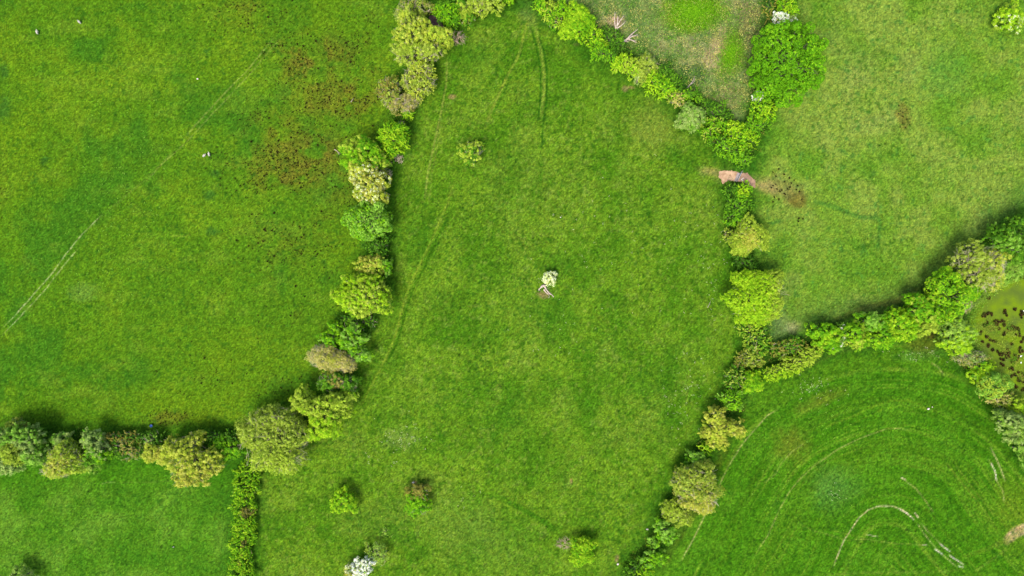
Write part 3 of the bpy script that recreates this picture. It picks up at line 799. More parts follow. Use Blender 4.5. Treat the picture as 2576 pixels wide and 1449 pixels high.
T('tree', 'light green ragged tree reaching down to the right with uneven arms', 'tree', 8, [(880, 856, 24, 18), (892, 828, 18, 12), (912, 850, 14, 8, .9), (890, 878, 16, 16, .9), (916, 893, 18, 13, .85)], 'clump', 'pale', 'bright', .5, group=LG, twigs=10)
T('bare_tree', 'wide pinkish grey leafless tree with yellow buds in the centre', 'tree', 8, [(812, 895, 30, 26), (845, 905, 36, 24), (868, 912, 24, 20, .9)], 'thin', 'pink', 'gold', 'core', twigs=420, group=LG, dens=2.8)
T('shrub', 'small golden shrub directly below the pinkish grey leafless tree', 'shrub', 5, [(831, 938, 16, 14)], 'shoot', 'gold', 'yellow', .5, group=LG)
T('tree', 'dull green tree with brown twiggy middle below the golden shrub', 'tree', 7.5, [(825, 960, 22, 22), (852, 958, 26, 18), (880, 966, 22, 20)], 'clump', 'green', 'brown', 'core', twigs=70, group=LG)
T('tree', 'large lobed bright green tree at the lower end of the west hedgerow', 'tree', 12, [(766, 1006, 28, 28, .9), (800, 1025, 34, 28), (852, 1010, 38, 22), (832, 1045, 42, 28), (816, 1075, 40, 26)], 'clump', 'yolive', 'lime', 'low', group=LG, dens=1.1)
T('tree', 'largest rounded tree of soft olive leaves with grey twigs where hedgerows meet', 'tree', 14, [(693, 1108, 76, 66), (668, 1062, 40, 34, .9), (715, 1055, 36, 30, .9), (720, 1140, 48, 40, .9)], 'haze', 'olive', 'yolive', 'low', twigs=240, group=LG, dens=1.1)
T('bare_tree', 'bare grey branches between the two large trees at the junction', 'tree', 5, [(757, 1076, 16, 12)], 'thin', 'brown', 'pink', .4, twigs=60, group=LG, bare=True)

# --- lower west hedgerow, east to west
T('shrub', 'vivid green shrub against the left side of the largest rounded tree', 'shrub', 6.5, [(588, 1128, 26, 22), (560, 1118, 20, 22, .9)], 'clump', 'bright', 'green', .4, group=BG)
T('shrub', 'dark green shrub in shade behind the vivid green shrub', 'shrub', 5, [(535, 1098, 28, 14), (590, 1098, 24, 13)], 'shoot', 'dark', 'green', .3, group=BG)
T('tree', 'wide yellow tree with a brown twiggy centre leaning over the south field', 'tree', 12, [(470, 1130, 42, 28), (440, 1125, 26, 22, .85), (488, 1165, 58, 34), (485, 1198, 38, 20, .9), (530, 1160, 28, 26, .9), (495, 1100, 16, 14, .7)], 'clump', 'yellow', 'gold', 'low', twigs=140, group=BG)
T('shrub', 'small round yellow shrub left of the wide yellow tree', 'shrub', 5.5, [(386, 1138, 22, 20), (408, 1145, 18, 16, .9)], 'haze', 'gold', 'yellow', .5, group=BG, dens=1.3)
T('shrub', 'dark arching shrub with pale shoots on the north side of the hedgerow', 'shrub', 4.5, [(384, 1102, 26, 16)], 'shoot', 'dark', 'bluegreen', .25, group=BG, twigs=14)
T('shrub', 'dull green brambly shrub with brownish stems left of the round yellow shrub', 'shrub', 4.5, [(330, 1132, 34, 24), (300, 1125, 22, 22)], 'shoot', 'green', 'brown', .3, group=BG, twigs=40)
T('shrub', 'brown and green shrub in shade beside the two tone tree', 'shrub', 4.5, [(298, 1102, 28, 14), (340, 1098, 24, 14, .9)], 'shoot', 'dark', 'rust', .35, group=BG, twigs=16)
T('tree', 'pale two tone tree with grey green top and bright lower half', 'tree', 8.5, [(237, 1100, 21, 20), (250, 1128, 24, 20), (262, 1145, 16, 14, .9)], 'clump', 'grey', 'bright', 'low', group=BG, dens=1.1)
T('shrub', 'round bluish green shrub touching the right side of the pinkish tree', 'shrub', 7, [(228, 1160, 25, 24)], 'clump', 'bluegreen', 'green', .4, group=BG, dens=1.1)
T('tree', 'pinkish yellow tree with radiating brown twigs over the south field', 'tree', 10, [(170, 1140, 36, 24), (168, 1165, 44, 28), (150, 1180, 34, 16, .9)], 'haze', 'yolive', 'gold', 'core', twigs=160, group=BG)
T('shrub', 'small rounded grey green shrub north of the pinkish yellow tree', 'shrub', 6, [(158, 1106, 22, 16)], 'clump', 'grey', 'pale', .5, group=BG)
T('shrub', 'dark shrub with glossy leaves between two paler crowns', 'shrub', 5, [(114, 1104, 24, 18)], 'clump', 'dark', 'green', .3, group=BG, twigs=10)
T('tree', 'spreading grey green tree near the left end of the hedgerow', 'tree', 11, [(35, 1100, 34, 24), (75, 1095, 32, 26), (90, 1130, 24, 28), (102, 1150, 18, 16, .9)], 'clump', 'pale', 'grey', .5, group=BG, dens=1.1)
T('shrub', 'smooth mustard green shrub inside the spreading grey green tree', 'shrub', 12, [(47, 1133, 24, 28)], 'haze', 'yolive', 'olive', .5, group=BG, dens=1.5)
T('tree', 'pale leafy tree cut by the left edge of the picture', 'tree', 10, [(12, 1162, 44, 26), (-8, 1120, 26, 30), (30, 1170, 26, 16, .9)], 'clump', 'grey', 'pale', .5, group=BG, dens=1.1)
T('shrub', 'small reddish brown topped shrub on the north edge of the hedgerow', 'shrub', 6, [(43, 1069, 20, 13)], 'haze', 'olive', 'rust', 'east', group=BG, dens=1.2, twigs=20)

# --- north edge
T('tree', 'rich green rounded tree right of the muddy gap', 'tree', 8, [(1116, 32, 24, 24), (1135, 42, 22, 24)], 'shoot', 'bright', 'green', .5, group=NG, dens=1.2)
T('shrub', 'narrow yellow green shrub right of the rich green tree', 'shrub', 7, [(1160, 15, 16, 18), (1170, 44, 24, 20, .8)], 'clump', 'yolive', 'green', .5, group=NG, twigs=20)
T('tree', 'wide olive tree overhanging the meadow at the top edge', 'tree', 9, [(1200, 8, 26, 20), (1232, 8, 30, 22), (1210, 26, 18, 12, .8)], 'clump', 'yolive', 'olive', .5, group=NG, twigs=50)
T('shrub', 'vivid lime shrub at the top edge left of the field opening', 'shrub', 5, [(1277, -4, 12, 12)], 'clump', 'lime', 'bright', .5, group=NG)
T('shrub', 'vivid green shrub at the top edge right of the field opening', 'shrub', 5.5, [(1357, 12, 14, 18)], 'shoot', 'lime', 'bright', .5, group=NG)
T('shrub', 'olive green shrub second from the top in the diagonal hedge', 'shrub', 5.5, [(1383, 28, 20, 24), (1396, 52, 20, 20, .9)], 'shoot', 'yolive', 'bright', .4, group=NG, twigs=12)
T('shrub', 'rounded mid green shrub beside the tall light green tree', 'shrub', 6, [(1411, 26, 18, 18)], 'shoot', 'bright', 'lime', .3, group=NG)
T('tree', 'tallest light green tree of the diagonal hedge with feathery crown', 'tree', 8.5, [(1452, 42, 26, 28), (1444, 72, 30, 26), (1478, 60, 16, 16, .8)], 'haze', 'lime', 'bright', .4, group=NG, dens=1.3)
T('shrub', 'bright leafy shrub between the light green tree and the dead tree', 'shrub', 5.5, [(1492, 92, 24, 20), (1502, 112, 18, 16, .9)], 'shoot', 'bright', 'lime', .5, group=NG)
T('shrub', 'dark low thicket at the foot of the dead forked tree', 'shrub', 3.5, [(1535, 92, 28, 22), (1548, 118, 28, 18)], 'shoot', 'dark', 'green', .3, group=NG)
T('shrub', 'mid green shrub with yellow shoots facing the meadow', 'shrub', 5.5, [(1512, 132, 24, 18), (1535, 142, 20, 16)], 'shoot', 'bright', 'green', .4, group=NG)
T('shrub', 'yellow tipped shrub halfway down the diagonal hedge', 'shrub', 6, [(1572, 160, 26, 20), (1590, 172, 22, 22), (1556, 166, 16, 14, .8)], 'shoot', 'lime', 'yolive', .4, group=NG)
T('shrub', 'pale rounded olive shrub with white stems showing', 'shrub', 6.5, [(1626, 166, 24, 22), (1612, 192, 20, 16, .85)], 'haze', 'grey', 'olive', .5, group=NG, twigs=36, dens=1.2)
T('shrub', 'dark green shrub behind the brightest spiky shrub', 'shrub', 4.5, [(1670, 186, 26, 22), (1692, 214, 22, 20)], 'shoot', 'green', 'dark', .5, group=NG)
T('shrub', 'brightest spiky yellow green shrub of the diagonal hedge', 'shrub', 6.5, [(1648, 210, 28, 24), (1672, 226, 24, 22)], 'shoot', 'lime', 'bright', .4, group=NG, dens=1.2)
T('shrub', 'small pinkish shrub above the pale grey green ball', 'shrub', 5, [(1703, 250, 20, 16)], 'shoot', 'pink', 'olive', .5, group=NG, twigs=14)
T('shrub', 'fresh green shrub touching the pinkish shrub on its right', 'shrub', 5, [(1738, 240, 24, 16)], 'shoot', 'bright', 'green', .4, group=NG)
T('tree', 'pale grey green ball shaped tree leaning over the meadow', 'tree', 8, [(1738, 290, 28, 22), (1731, 304, 26, 22)], 'haze', 'grey', 'pale', .4, group=NG, dens=1.6)
T('shrub', 'wide deep green bramble thicket filling the hedge corner', 'shrub', 3.5, [(1806, 288, 36, 26), (1775, 270, 22, 20)], 'shoot', 'green', 'dark', .35, group=NG)
T('shrub', 'olive green bramble mound right below the pale ball tree', 'shrub', 4.5, [(1784, 322, 30, 26)], 'shoot', 'bright', 'olive', .45, group=NG)
T('shrub', 'bushy mound in the angle with brightest yellow shoots', 'shrub', 5.5, [(1838, 325, 24, 20), (1866, 350, 34, 28)], 'shoot', 'bright', 'lime', .45, group=NG)
T('shrub', 'broad mid green mound above the reddish gateway', 'shrub', 5, [(1818, 366, 32, 22), (1850, 382, 28, 18)], 'shoot', 'green', 'bright', .45, group=NG)
T('shrub', 'last small green shrub before the field gate', 'shrub', 4, [(1868, 402, 24, 16)], 'shoot', 'bright', 'green', .5, group=NG)
T('shrub', 'leafy green shrub directly under the large oak', 'shrub', 5.5, [(1915, 270, 28, 22), (1926, 292, 20, 14)], 'shoot', 'bright', 'lime', .35, group=NG)
T('shrub', 'green bramble shrub linking the oak with the hedge corner', 'shrub', 5, [(1902, 312, 30, 22), (1885, 330, 22, 20)], 'shoot', 'bright', 'green', .4, group=NG)
T('oak_tree', 'huge vivid green oak with a cracked cauliflower crown', 'tree', 15, [(1972, 165, 62, 66), (1935, 110, 34, 32, .9), (1985, 92, 38, 30, .93), (2025, 130, 34, 38, .93), (2032, 185, 30, 34, .9), (1920, 160, 34, 36, .9), (1930, 212, 34, 28, .88), (1985, 232, 42, 28, .88)], 'puff', 'oak', 'bright', .25, group=None, dens=1.25)
T('shrub', 'lime green shrub above the oak at the top edge', 'shrub', 6, [(1975, 12, 20, 20), (1985, 30, 16, 14)], 'shoot', 'lime', 'bright', .4, group=NG)
T('hawthorn', 'white blossoming hawthorn touching the top of the oak', 'hawthorn', 6, [(1960, 50, 14, 15)], 'shoot', 'cream', 'pale', .5, group=NG, blossom=(.85, 'white'))
T('shrub', 'pale green shrub between hawthorn blossom and the open field', 'shrub', 5, [(1987, 53, 14, 12)], 'haze', 'pale', 'grey', .5, group=NG, blossom=(.1, 'white'))
T('hawthorn', 'tiny hawthorn with white blossom left of the oak foot', 'hawthorn', 5, [(1904, 243, 11, 9)], 'shoot', 'cream', 'pale', .4, group=NG, blossom=(.8, 'white'))
T('shrub', 'dark bushy shrub behind the hawthorn at the top edge', 'shrub', 4, [(1935, 15, 16, 34)], 'shoot', 'dark', 'rust', .4, group=NG)

# --- middle hedgerow, north to south
T('shrub', 'dark low bush just south of the field gate', 'shrub', 3.5, [(1843, 478, 20, 15)], 'shoot', 'dark', 'green', .4, group=MG)
T('shrub', 'bright green sprig of shrub beside the reddish earth', 'shrub', 4.2, [(1872, 475, 16, 13), (1866, 490, 14, 10)], 'shoot', 'lime', 'bright', .5, group=MG)
T('shrub', 'shaggy green shrub with long shoots poking left', 'shrub', 5, [(1858, 512, 34, 26), (1850, 545, 26, 26)], 'shoot', 'green', 'bright', .3, group=MG, dens=1.1)
T('shrub', 'small brownish shrub at the left foot of the round gold tree', 'shrub', 4, [(1836, 592, 14, 13)], 'shoot', 'rust', 'olive', .5, group=MG, twigs=8)
T('tree', 'round golden green tree south of the gateway', 'tree', 8.5, [(1886, 594, 40, 38), (1866, 618, 28, 20, .85)], 'haze', 'yolive', 'gold', 'core', group=MG, dens=1.4, twigs=20)
T('shrub', 'dark green shrub squeezed between the two round trees', 'shrub', 4.5, [(1868, 655, 24, 18), (1884, 672, 18, 16)], 'shoot', 'dark', 'green', .45, group=MG)
T('tree', 'big round lime coloured tree of the middle hedgerow', 'tree', 11, [(1905, 748, 62, 54), (1880, 710, 34, 30, .85), (1925, 712, 36, 30, .9), (1895, 785, 42, 28, .88)], 'haze', 'lime', 'yolive', 'east', group=MG, dens=1.35, twigs=36)
T('shrub', 'dull shrub with yellow sprays below the big round lime tree', 'shrub', 5, [(1892, 838, 30, 26), (1906, 868, 28, 24)], 'shoot', 'green', 'yolive', .4, group=MG, twigs=10)
T('shrub', 'brown tinged bramble mound at the corner of three fields', 'shrub', 4, [(1885, 900, 34, 24)], 'shoot', 'olive', 'rust', .45, group=MG, twigs=10)
T('shrub', 'small fresh green ball beside the south east meadow', 'shrub', 5, [(1890, 964, 23, 20), (1890, 945, 16, 12, .8)], 'haze', 'bright', 'lime', .35, group=MG, dens=1.5)
T('shrub', 'olive green shrub left of the fresh green ball', 'shrub', 4.5, [(1850, 950, 26, 30)], 'shoot', 'green', 'olive', .45, group=MG, twigs=6)
T('shrub', 'light green shrub with starry sprays below the olive shrub', 'shrub', 5.5, [(1838, 1000, 26, 18), (1845, 1018, 18, 12)], 'shoot', 'pale', 'bright', .5, group=MG)
T('tree', 'sprawling golden tree with a separate arm to the right', 'tree', 8, [(1798, 1046, 20, 22), (1806, 1078, 32, 24), (1855, 1080, 16, 20, .8), (1835, 1072, 18, 12, .85), (1806, 1110, 22, 16, .9), (1784, 1088, 20, 16, .9)], 'clump', 'gold', 'yellow', .5, group=MG, twigs=20)
T('shrub', 'little vivid green shrub below the sprawling golden tree', 'shrub', 4, [(1775, 1128, 17, 15)], 'shoot', 'bright', 'lime', .3, group=MG)
T('shrub', 'green shrub crowning the twiggy pinkish tree', 'shrub', 5, [(1742, 1153, 20, 14), (1762, 1146, 12, 8)], 'clump', 'bright', 'pale', .4, group=MG)
T('tree', 'pinkish twiggy tree with a yellow southern side', 'tree', 10.5, [(1720, 1210, 28, 28, .9), (1755, 1195, 40, 28), (1752, 1238, 48, 34), (1762, 1262, 34, 22, .9)], 'haze', 'olive', 'gold', 'low', group=MG, twigs=240, dens=1.2)
T('shrub', 'olive twiggy shrub below the pinkish twiggy tree', 'shrub', 6, [(1700, 1285, 30, 22), (1712, 1302, 24, 18), (1678, 1278, 14, 18, .8)], 'haze', 'yolive', 'olive', .4, group=MG, twigs=50)
T('shrub', 'rounded green shrub with a grey patch in the lower middle hedgerow', 'shrub', 6, [(1668, 1330, 22, 22), (1680, 1344, 18, 16)], 'clump', 'pale', 'bright', .4, group=MG)
T('shrub', 'tiny round green shrub left of a gap near the bottom', 'shrub', 4, [(1644, 1363, 13, 12)], 'clump', 'pale', 'bright', .5, group=MG)
T('shrub', 'mid green shrub second from the bottom of the middle hedgerow', 'shrub', 5, [(1632, 1408, 20, 18), (1660, 1402, 16, 14, .9)], 'clump', 'bright', 'pale', .3, group=MG)
T('shrub', 'bright yellow green shrub cut by the bottom edge', 'shrub', 4.5, [(1622, 1438, 18, 12)], 'shoot', 'lime', 'bright', .4, group=MG)
T('shrub', 'dark tangled shrub on the meadow side near the bottom edge', 'shrub', 3.5, [(1598, 1425, 18, 20), (1585, 1448, 18, 14)], 'shoot', 'dark', 'green', .3, group=MG)

# --- east hedgerow, west to east
T('shrub', 'brown and green brambles where the hedgerows join', 'shrub', 3.8, [(1965, 878, 28, 18), (2000, 870, 28, 18)], 'shoot', 'green', 'rust', .5, group=EG, twigs=10)
T('shrub', 'long yellow green shrub row facing the mown meadow', 'hedge', 4.6, [(1940, 941, 24, 14), (1972, 928, 24, 16), (2002, 914, 24, 18), (2032, 896, 20, 20), (2050, 880, 18, 14)], 'shoot', 'yolive', 'lime', 'low', group=EG, dens=1.2)
T('shrub', 'rounded bright green shrub at the west end of the tall east hedge', 'shrub', 7, [(2066, 838, 32, 26), (2086, 858, 26, 24)], 'clump', 'bright', 'lime', .3, group=EG, dens=1.15)
T('shrub', 'thin pale shrub with white sprigs between two green crowns', 'shrub', 5, [(2114, 838, 11, 24), (2108, 868, 11, 11, .7)], 'shoot', 'pale', 'bluegreen', .4, group=EG, blossom=(.12, 'white'))
T('tree', 'green tree right of the thin pale shrub', 'tree', 8, [(2144, 836, 22, 22), (2152, 856, 20, 18, .9)], 'clump', 'bright', 'yolive', .4, group=EG)
T('tree', 'light green tree above the dark holes in the east hedge', 'tree', 8, [(2184, 806, 28, 20), (2205, 815, 18, 16)], 'clump', 'bright', 'pale', .35, group=EG)
T('tree', 'leafy green tree below the dark holes in the east hedge', 'tree', 8, [(2196, 856, 26, 16), (2222, 848, 28, 22)], 'clump', 'bright', 'lime', .35, group=EG)
T('tree', 'brightest yellow green tree in the middle of the east hedge', 'tree', 9, [(2262, 808, 30, 26), (2272, 832, 30, 20), (2240, 800, 20, 18, .9)], 'clump', 'lime', 'bright', .35, group=EG, dens=1.15)
T('tree', 'broad green tree with an olive skirt over the meadow corner', 'tree', 10, [(2312, 778, 36, 28), (2330, 800, 26, 24), (2316, 826, 24, 16, .85), (2303, 755, 24, 16, .85)], 'clump', 'bright', 'yolive', 'low', group=EG, dens=1.1)
T('tree', 'round topped vivid green tree left of the brown tree', 'tree', 11, [(2375, 715, 36, 28), (2398, 742, 40, 30), (2362, 745, 24, 26, .9), (2375, 785, 30, 24, .85), (2345, 762, 16, 22, .8)], 'puff', 'bright', 'lime', .3, group=EG)
T('tree', 'tall brown and pink twiggy tree with a yellow right side', 'tree', 12, [(2440, 655, 44, 36), (2462, 690, 46, 36), (2480, 660, 34, 34, .95)], 'clump', 'olive', 'yellow', 'east', group=EG, twigs=300, dens=.9)
T('tree', 'dull green tree right of the brown and pink tree', 'tree', 10, [(2515, 600, 38, 26), (2540, 628, 36, 30), (2500, 640, 20, 26, .9)], 'clump', 'green', 'pale', .4, group=EG)
T('tree', 'dark green tree cut by the right edge above the marsh', 'tree', 9, [(2565, 562, 26, 22), (2584, 590, 26, 34)], 'clump', 'green', 'dark', .4, group=EG)
T('shrub', 'soft grey green willow scrub above the marsh', 'shrub', 5, [(2550, 672, 34, 26), (2512, 700, 26, 16, .7)], 'haze', 'bluegreen', 'pale', .4, group=EG)
T('bare_shrub', 'pale dead looking shrub beside the vivid green tree and marsh', 'shrub', 4.5, [(2421, 765, 17, 18)], 'thin', 'pink', 'grey', .4, group=EG, twigs=130, dens=1.4)
T('shrub', 'yellow green shrub above the pale dead looking shrub', 'shrub', 6, [(2440, 735, 22, 15), (2468, 712, 20, 14)], 'clump', 'bright', 'lime', .4, group=EG)

# --- marsh hedgerow
T('tree', 'round grey green tree with a bright rim between meadow and marsh', 'tree', 10, [(2398, 838, 38, 32), (2402, 864, 36, 22, .9), (2392, 812, 26, 16, .85)], 'clump', 'bluegreen', 'lime', 'low', group=EG, dens=1.3)
T('shrub', 'half bare whitish shrub below the round grey green tree', 'shrub', 5.5, [(2440, 900, 34, 18), (2412, 896, 16, 12, .8)], 'thin', 'grey', 'brown', .4, group=EG, twigs=90, dens=1.4)
T('shrub', 'bright yellow green shrub bordering the marsh', 'shrub', 6, [(2466, 924, 26, 18), (2455, 944, 20, 14)], 'clump', 'lime', 'bright', .4, group=EG)
T('tree', 'pale round leafy tree at the lower corner of the marsh', 'tree', 9, [(2494, 962, 36, 22), (2488, 975, 28, 16, .9)], 'puff', 'pale', 'yolive', .3, group=EG)
T('shrub', 'dusty olive shrub with buff twigs under the pale round tree', 'shrub', 5, [(2512, 1003, 34, 16)], 'shoot', 'olive', 'pink', .5, group=EG, twigs=30)
T('shrub', 'mustard yellow shrub at the right edge below the marsh', 'shrub', 7, [(2560, 1026, 26, 22)], 'clump', 'yolive', 'lime', .4, group=EG)
T('tree', 'large bluish grey tree along the lower right edge', 'tree', 11, [(2540, 1062, 32, 24), (2562, 1082, 30, 28), (2526, 1046, 16, 14, .8)], 'clump', 'bluegreen', 'grey', .5, group=EG, dens=1.1)
T('tree', 'bluish green tree lowest of the marsh hedgerow', 'tree', 10, [(2576, 1122, 26, 26), (2590, 1150, 24, 26)], 'clump', 'bluegreen', 'pale', .4, group=EG)

# --- lone bushes in the meadow
T('bush', 'round olive bush alone in the upper middle meadow', 'bush', 5, [(1185, 384, 26, 26)], 'clump', 'green', 'yolive', .55, group=FG, twigs=18, dens=1.2)
T('bush', 'round yellow green bush left of the brown topped bush', 'bush', 5.2, [(865, 1261, 29, 27)], 'clump', 'lime', 'bright', .4, group=FG, dens=1.5)
T('bush', 'oval bush with a dead brown top and green lower half', 'bush', 5, [(1052, 1243, 25, 24, .85), (1050, 1268, 27, 26)], 'clump', 'bright', 'rust', 'north', group=FG, twigs=24, dens=1.4)
T('bush', 'luminous yellow green bush near the bottom right of the meadow', 'bush', 4.8, [(1468, 1372, 26, 20), (1462, 1398, 26, 20)], 'haze', 'lime', 'bright', .3, group=FG, dens=1.6)
T('dead_bush', 'small leafless brown bush beside the luminous bush', 'bush', 2.6, [(1420, 1366, 17, 13)], 'thin', 'pink', 'brown', .5, group=FG, twigs=55, bare=True)
T('hawthorn', 'small cream blossoming hawthorn in the middle of the meadow', 'hawthorn', 3.6, [(1382, 701, 15, 15)], 'shoot', 'olive', 'cream', .4, group=FG, blossom=(.75, 'cream'), twigs=8)
T('bush', 'pale yellow bush with white blossom alone in the north east field', 'bush', 5, [(2538, 45, 32, 30)], 'clump', 'lime', 'yolive', .3, group=FG, blossom=(.35, 'cream', lambda C: C[:, 1] < C[:, 1].mean()), dens=1.2)  # cream petals on the southern half paint in its white-lit side
T('hawthorn', 'white flowering hawthorn at the bottom edge of the meadow', 'hawthorn', 5.5, [(918, 1418, 21, 16), (908, 1434, 20, 14)], 'shoot', 'cream', 'pale', .4, group=FG, blossom=(.9, 'white'))
T('bush', 'yellowish blossoming bush touching the white hawthorn', 'bush', 5, [(886, 1441, 18, 14)], 'shoot', 'cream', 'gold', .5, group=FG, blossom=(.3, 'cream'))
T('bush', 'thin wispy grey green bush beside the white hawthorn', 'bush', 4, [(946, 1388, 24, 24), (960, 1400, 16, 18)], 'thin', 'bluegreen', 'olive', .4, group=FG, twigs=26, dens=1.8)
T('bush', 'faint grey green bramble patch above the wispy bush', 'bush', 1.2, [(968, 1340, 16, 13)], 'thin', 'bluegreen', 'green', .4, group=FG)
T('bush', 'pale grey green bush cut by the bottom left edge', 'bush', 6, [(58, 1452, 30, 22)], 'clump', 'grey', 'bluegreen', .4, group=FG, dens=1.2)

# --- trimmed hedge of the south-west field
def trimmed_hedge():
    rng = np.random.default_rng(99)
    pts = [(622, 1192), (619, 1230), (616, 1270), (616, 1310), (613, 1340), (609, 1375), (608, 1410), (605, 1452), (603, 1485)]
    base = P(612, 1320, 0); root = empty('hedge', base)
    tag(root, 'straight trimmed hedge running down to the bottom edge', 'hedge')
    L = Leaves(); wd = Wood(); tw = wd
    lob = []
    for i, (u, v) in enumerate(pts):
        hh = 4.0 + rng.normal() * .15
        zc = hh * .5; k = S * (H - zc) / H
        lob.append((P(u + rng.normal() * 1.5, v, zc) - base, (31 * k * rng.uniform(.9, 1.12), 31 * k, hh * .5)))
    C, D = crown_points(rng, lob, .62)
    n = len(C)
    br = sst(vnoise(C[:, 0] + 30, C[:, 1] + 30, 3.2, 44), .62, .74) * sst(C[:, 0] - C[:, 0].mean(), -1.5, 1.0)
    nl = 24; cid = np.repeat(np.arange(n), nl)
    d = rng.normal(size=(len(cid), 3)); d /= np.linalg.norm(d, axis=1, keepdims=True)
    axis = D + rng.normal(size=D.shape) * .5; axis /= np.linalg.norm(axis, axis=1, keepdims=True)
    pos = C[cid] + d * .18 + axis[cid] * rng.uniform(-.5, .75, (len(cid), 1))
    pos[:, 2] = np.maximum(pos[:, 2], .1)
    a = pal('bright')[rng.integers(0, 4, n)]; b = pal('lime')[rng.integers(0, 4, n)]; c3 = pal('rust')[rng.integers(0, 4, n)] * .8
    base_c = np.where((rng.random(n) < .4)[:, None], b, a)
    base_c = np.where((rng.random(n) < br)[:, None], c3, base_c)
    col = base_c[cid] * (1 + rng.normal(size=(len(cid), 1)) * .16)
    keep = rng.random(len(cid)) > br[cid] * .5
    L.add(pos[keep], (d + D[cid] * .5 + np.array([0, 0, .5]))[keep], .30 * rng.uniform(.7, 1.3, keep.sum()), np.clip(col[keep], .003, .8))
    low = [np.array([c[0], c[1], .4]) for c, r in lob]
    for a_, b_ in zip(low[:-1], low[1:]): wd.seg(a_, b_, .09, .09, 6)
    for i in range(70):
        k_ = rng.integers(0, len(low) - 1)
        p = low[k_] + (low[k_ + 1] - low[k_]) * rng.random()
        wd.limb(p, p + np.array([rng.normal() * .8, rng.normal() * .8, rng.uniform(1.6, 2.8)]), .06, .03, .1, 4, rng, 2)
    wd.cur = 1
    for i in range(500):
        j = rng.integers(0, n)
        if rng.random() < .2 + br[j]:
            tw.seg(C[j] - axis[j] * .5, C[j] + axis[j] * .6 + rng.normal(size=3) * .1, .03, .018, 3)
    L.build('foliage', M_LEAF, root, rng); wd.build('stems', M_BARK, root)
trimmed_hedge()

# ------------------------------------------------------------------ ground-level growth (uncountable)
def along(rng, pts, n, spread):
    seg = [math.hypot(b[0] - a[0], b[1] - a[1]) for a, b in zip(pts[:-1], pts[1:])]
    cum = np.concatenate([[0], np.cumsum(seg)])
    t = rng.uniform(0, cum[-1], n); i = np.clip(np.searchsorted(cum, t) - 1, 0, len(seg) - 1)
    a = np.array(pts, float)[i]; b = np.array(pts, float)[i + 1]
    f = ((t - cum[i]) / np.array(seg)[i])[:, None]
    p = a + (b - a) * f
    return p + rng.normal(size=(n, 2)) * spread

def survey_to_world(p, z):
    f = S
    return np.stack([(p[:, 0] - 1288) * f, (724.5 - p[:, 1]) * f, z], 1)

def undergrowth():
    rng = np.random.default_rng(5); L = Leaves()
    for hp, sp in ((LEFT_HEDGE, 13), (LOW_HEDGE, 15), (TOP_HEDGE, 10), (NE_HEDGE, 13), (OAK_HEDGE, 12), (MID_HEDGE, 12), (EAST_HEDGE, 14), (MARSH_HEDGE, 14), (SOUTH_HEDGE, 6)):
        Lh = sum(math.hypot(b[0] - a[0], b[1] - a[1]) for a, b in zip(hp[:-1], hp[1:]))
        n = int(Lh * 4.0)
        c = along(rng, hp, n, sp)
        # keep the gateways open
        for gu, gv, gr in ((1102, 60, 26), (1858, 444, 24), (1310, 5, 24)):
            c = c[np.hypot(c[:, 0] - gu, c[:, 1] - gv) > gr]
        n = len(c); k = 9; cid = np.repeat(np.arange(n), k)
        hgt = rng.uniform(.3, 1.5, n)
        w = survey_to_world(c, np.zeros(n))
        pos = w[cid] + rng.normal(size=(n * k, 3)) * np.array([.38, .38, 0]) + np.array([0, 0, 1]) * (rng.uniform(.05, 1, n * k) * hgt[cid])[:, None] + np.array([0, 0, .1])
        col = pal('dark')[rng.integers(0, 4, n)] * .85
        g = pal('green')[rng.integers(0, 4, n)]; ru = pal('rust')[rng.integers(0, 4, n)]
        pick = rng.random(n)
        col = np.where((pick > .8)[:, None], g, col); col = np.where((pick > .94)[:, None], ru, col)
        L.add(pos, rng.normal(size=(n * k, 3)) * .6 + np.array([0, 0, .9]), .3 * rng.uniform(.6, 1.3, n * k), col[cid])
    o = L.build('undergrowth', M_LEAF, None, rng)
    tag(o, 'tangled dark green nettles and brambles along the feet of the hedgerows', 'undergrowth', kind='stuff')
undergrowth()

def blades(name, label, cat, n, region, colours, hgt, size, seed):
    rng = np.random.default_rng(seed)
    c = region(rng, n); n = len(c)
    z = rng.uniform(.25, 1, n) * hgt + .05
    pos = survey_to_world(c, z)
    ps = [pal(x) for x in colours]
    idx = rng.integers(0, len(ps), n); j = rng.integers(0, 4, n)
    nz = vnoise(c[:, 0], c[:, 1], 14, seed)
    idx = np.where(rng.random(n) < .65, np.clip((sst(nz, .3, .7) * len(ps)).astype(int), 0, len(ps) - 1), idx)
    col = np.array(ps)[idx, j] * (1 + rng.normal(size=(n, 1)) * .15)
    L = Leaves(); L.add(pos, rng.normal(size=(n, 3)) * .55 + np.array([0, 0, .8]), size * rng.uniform(.6, 1.4, n), np.clip(col, .003, .8))
    o = L.build(name, M_LEAF, None, rng, asp=.35)
    tag(o, label, cat, kind='stuff')

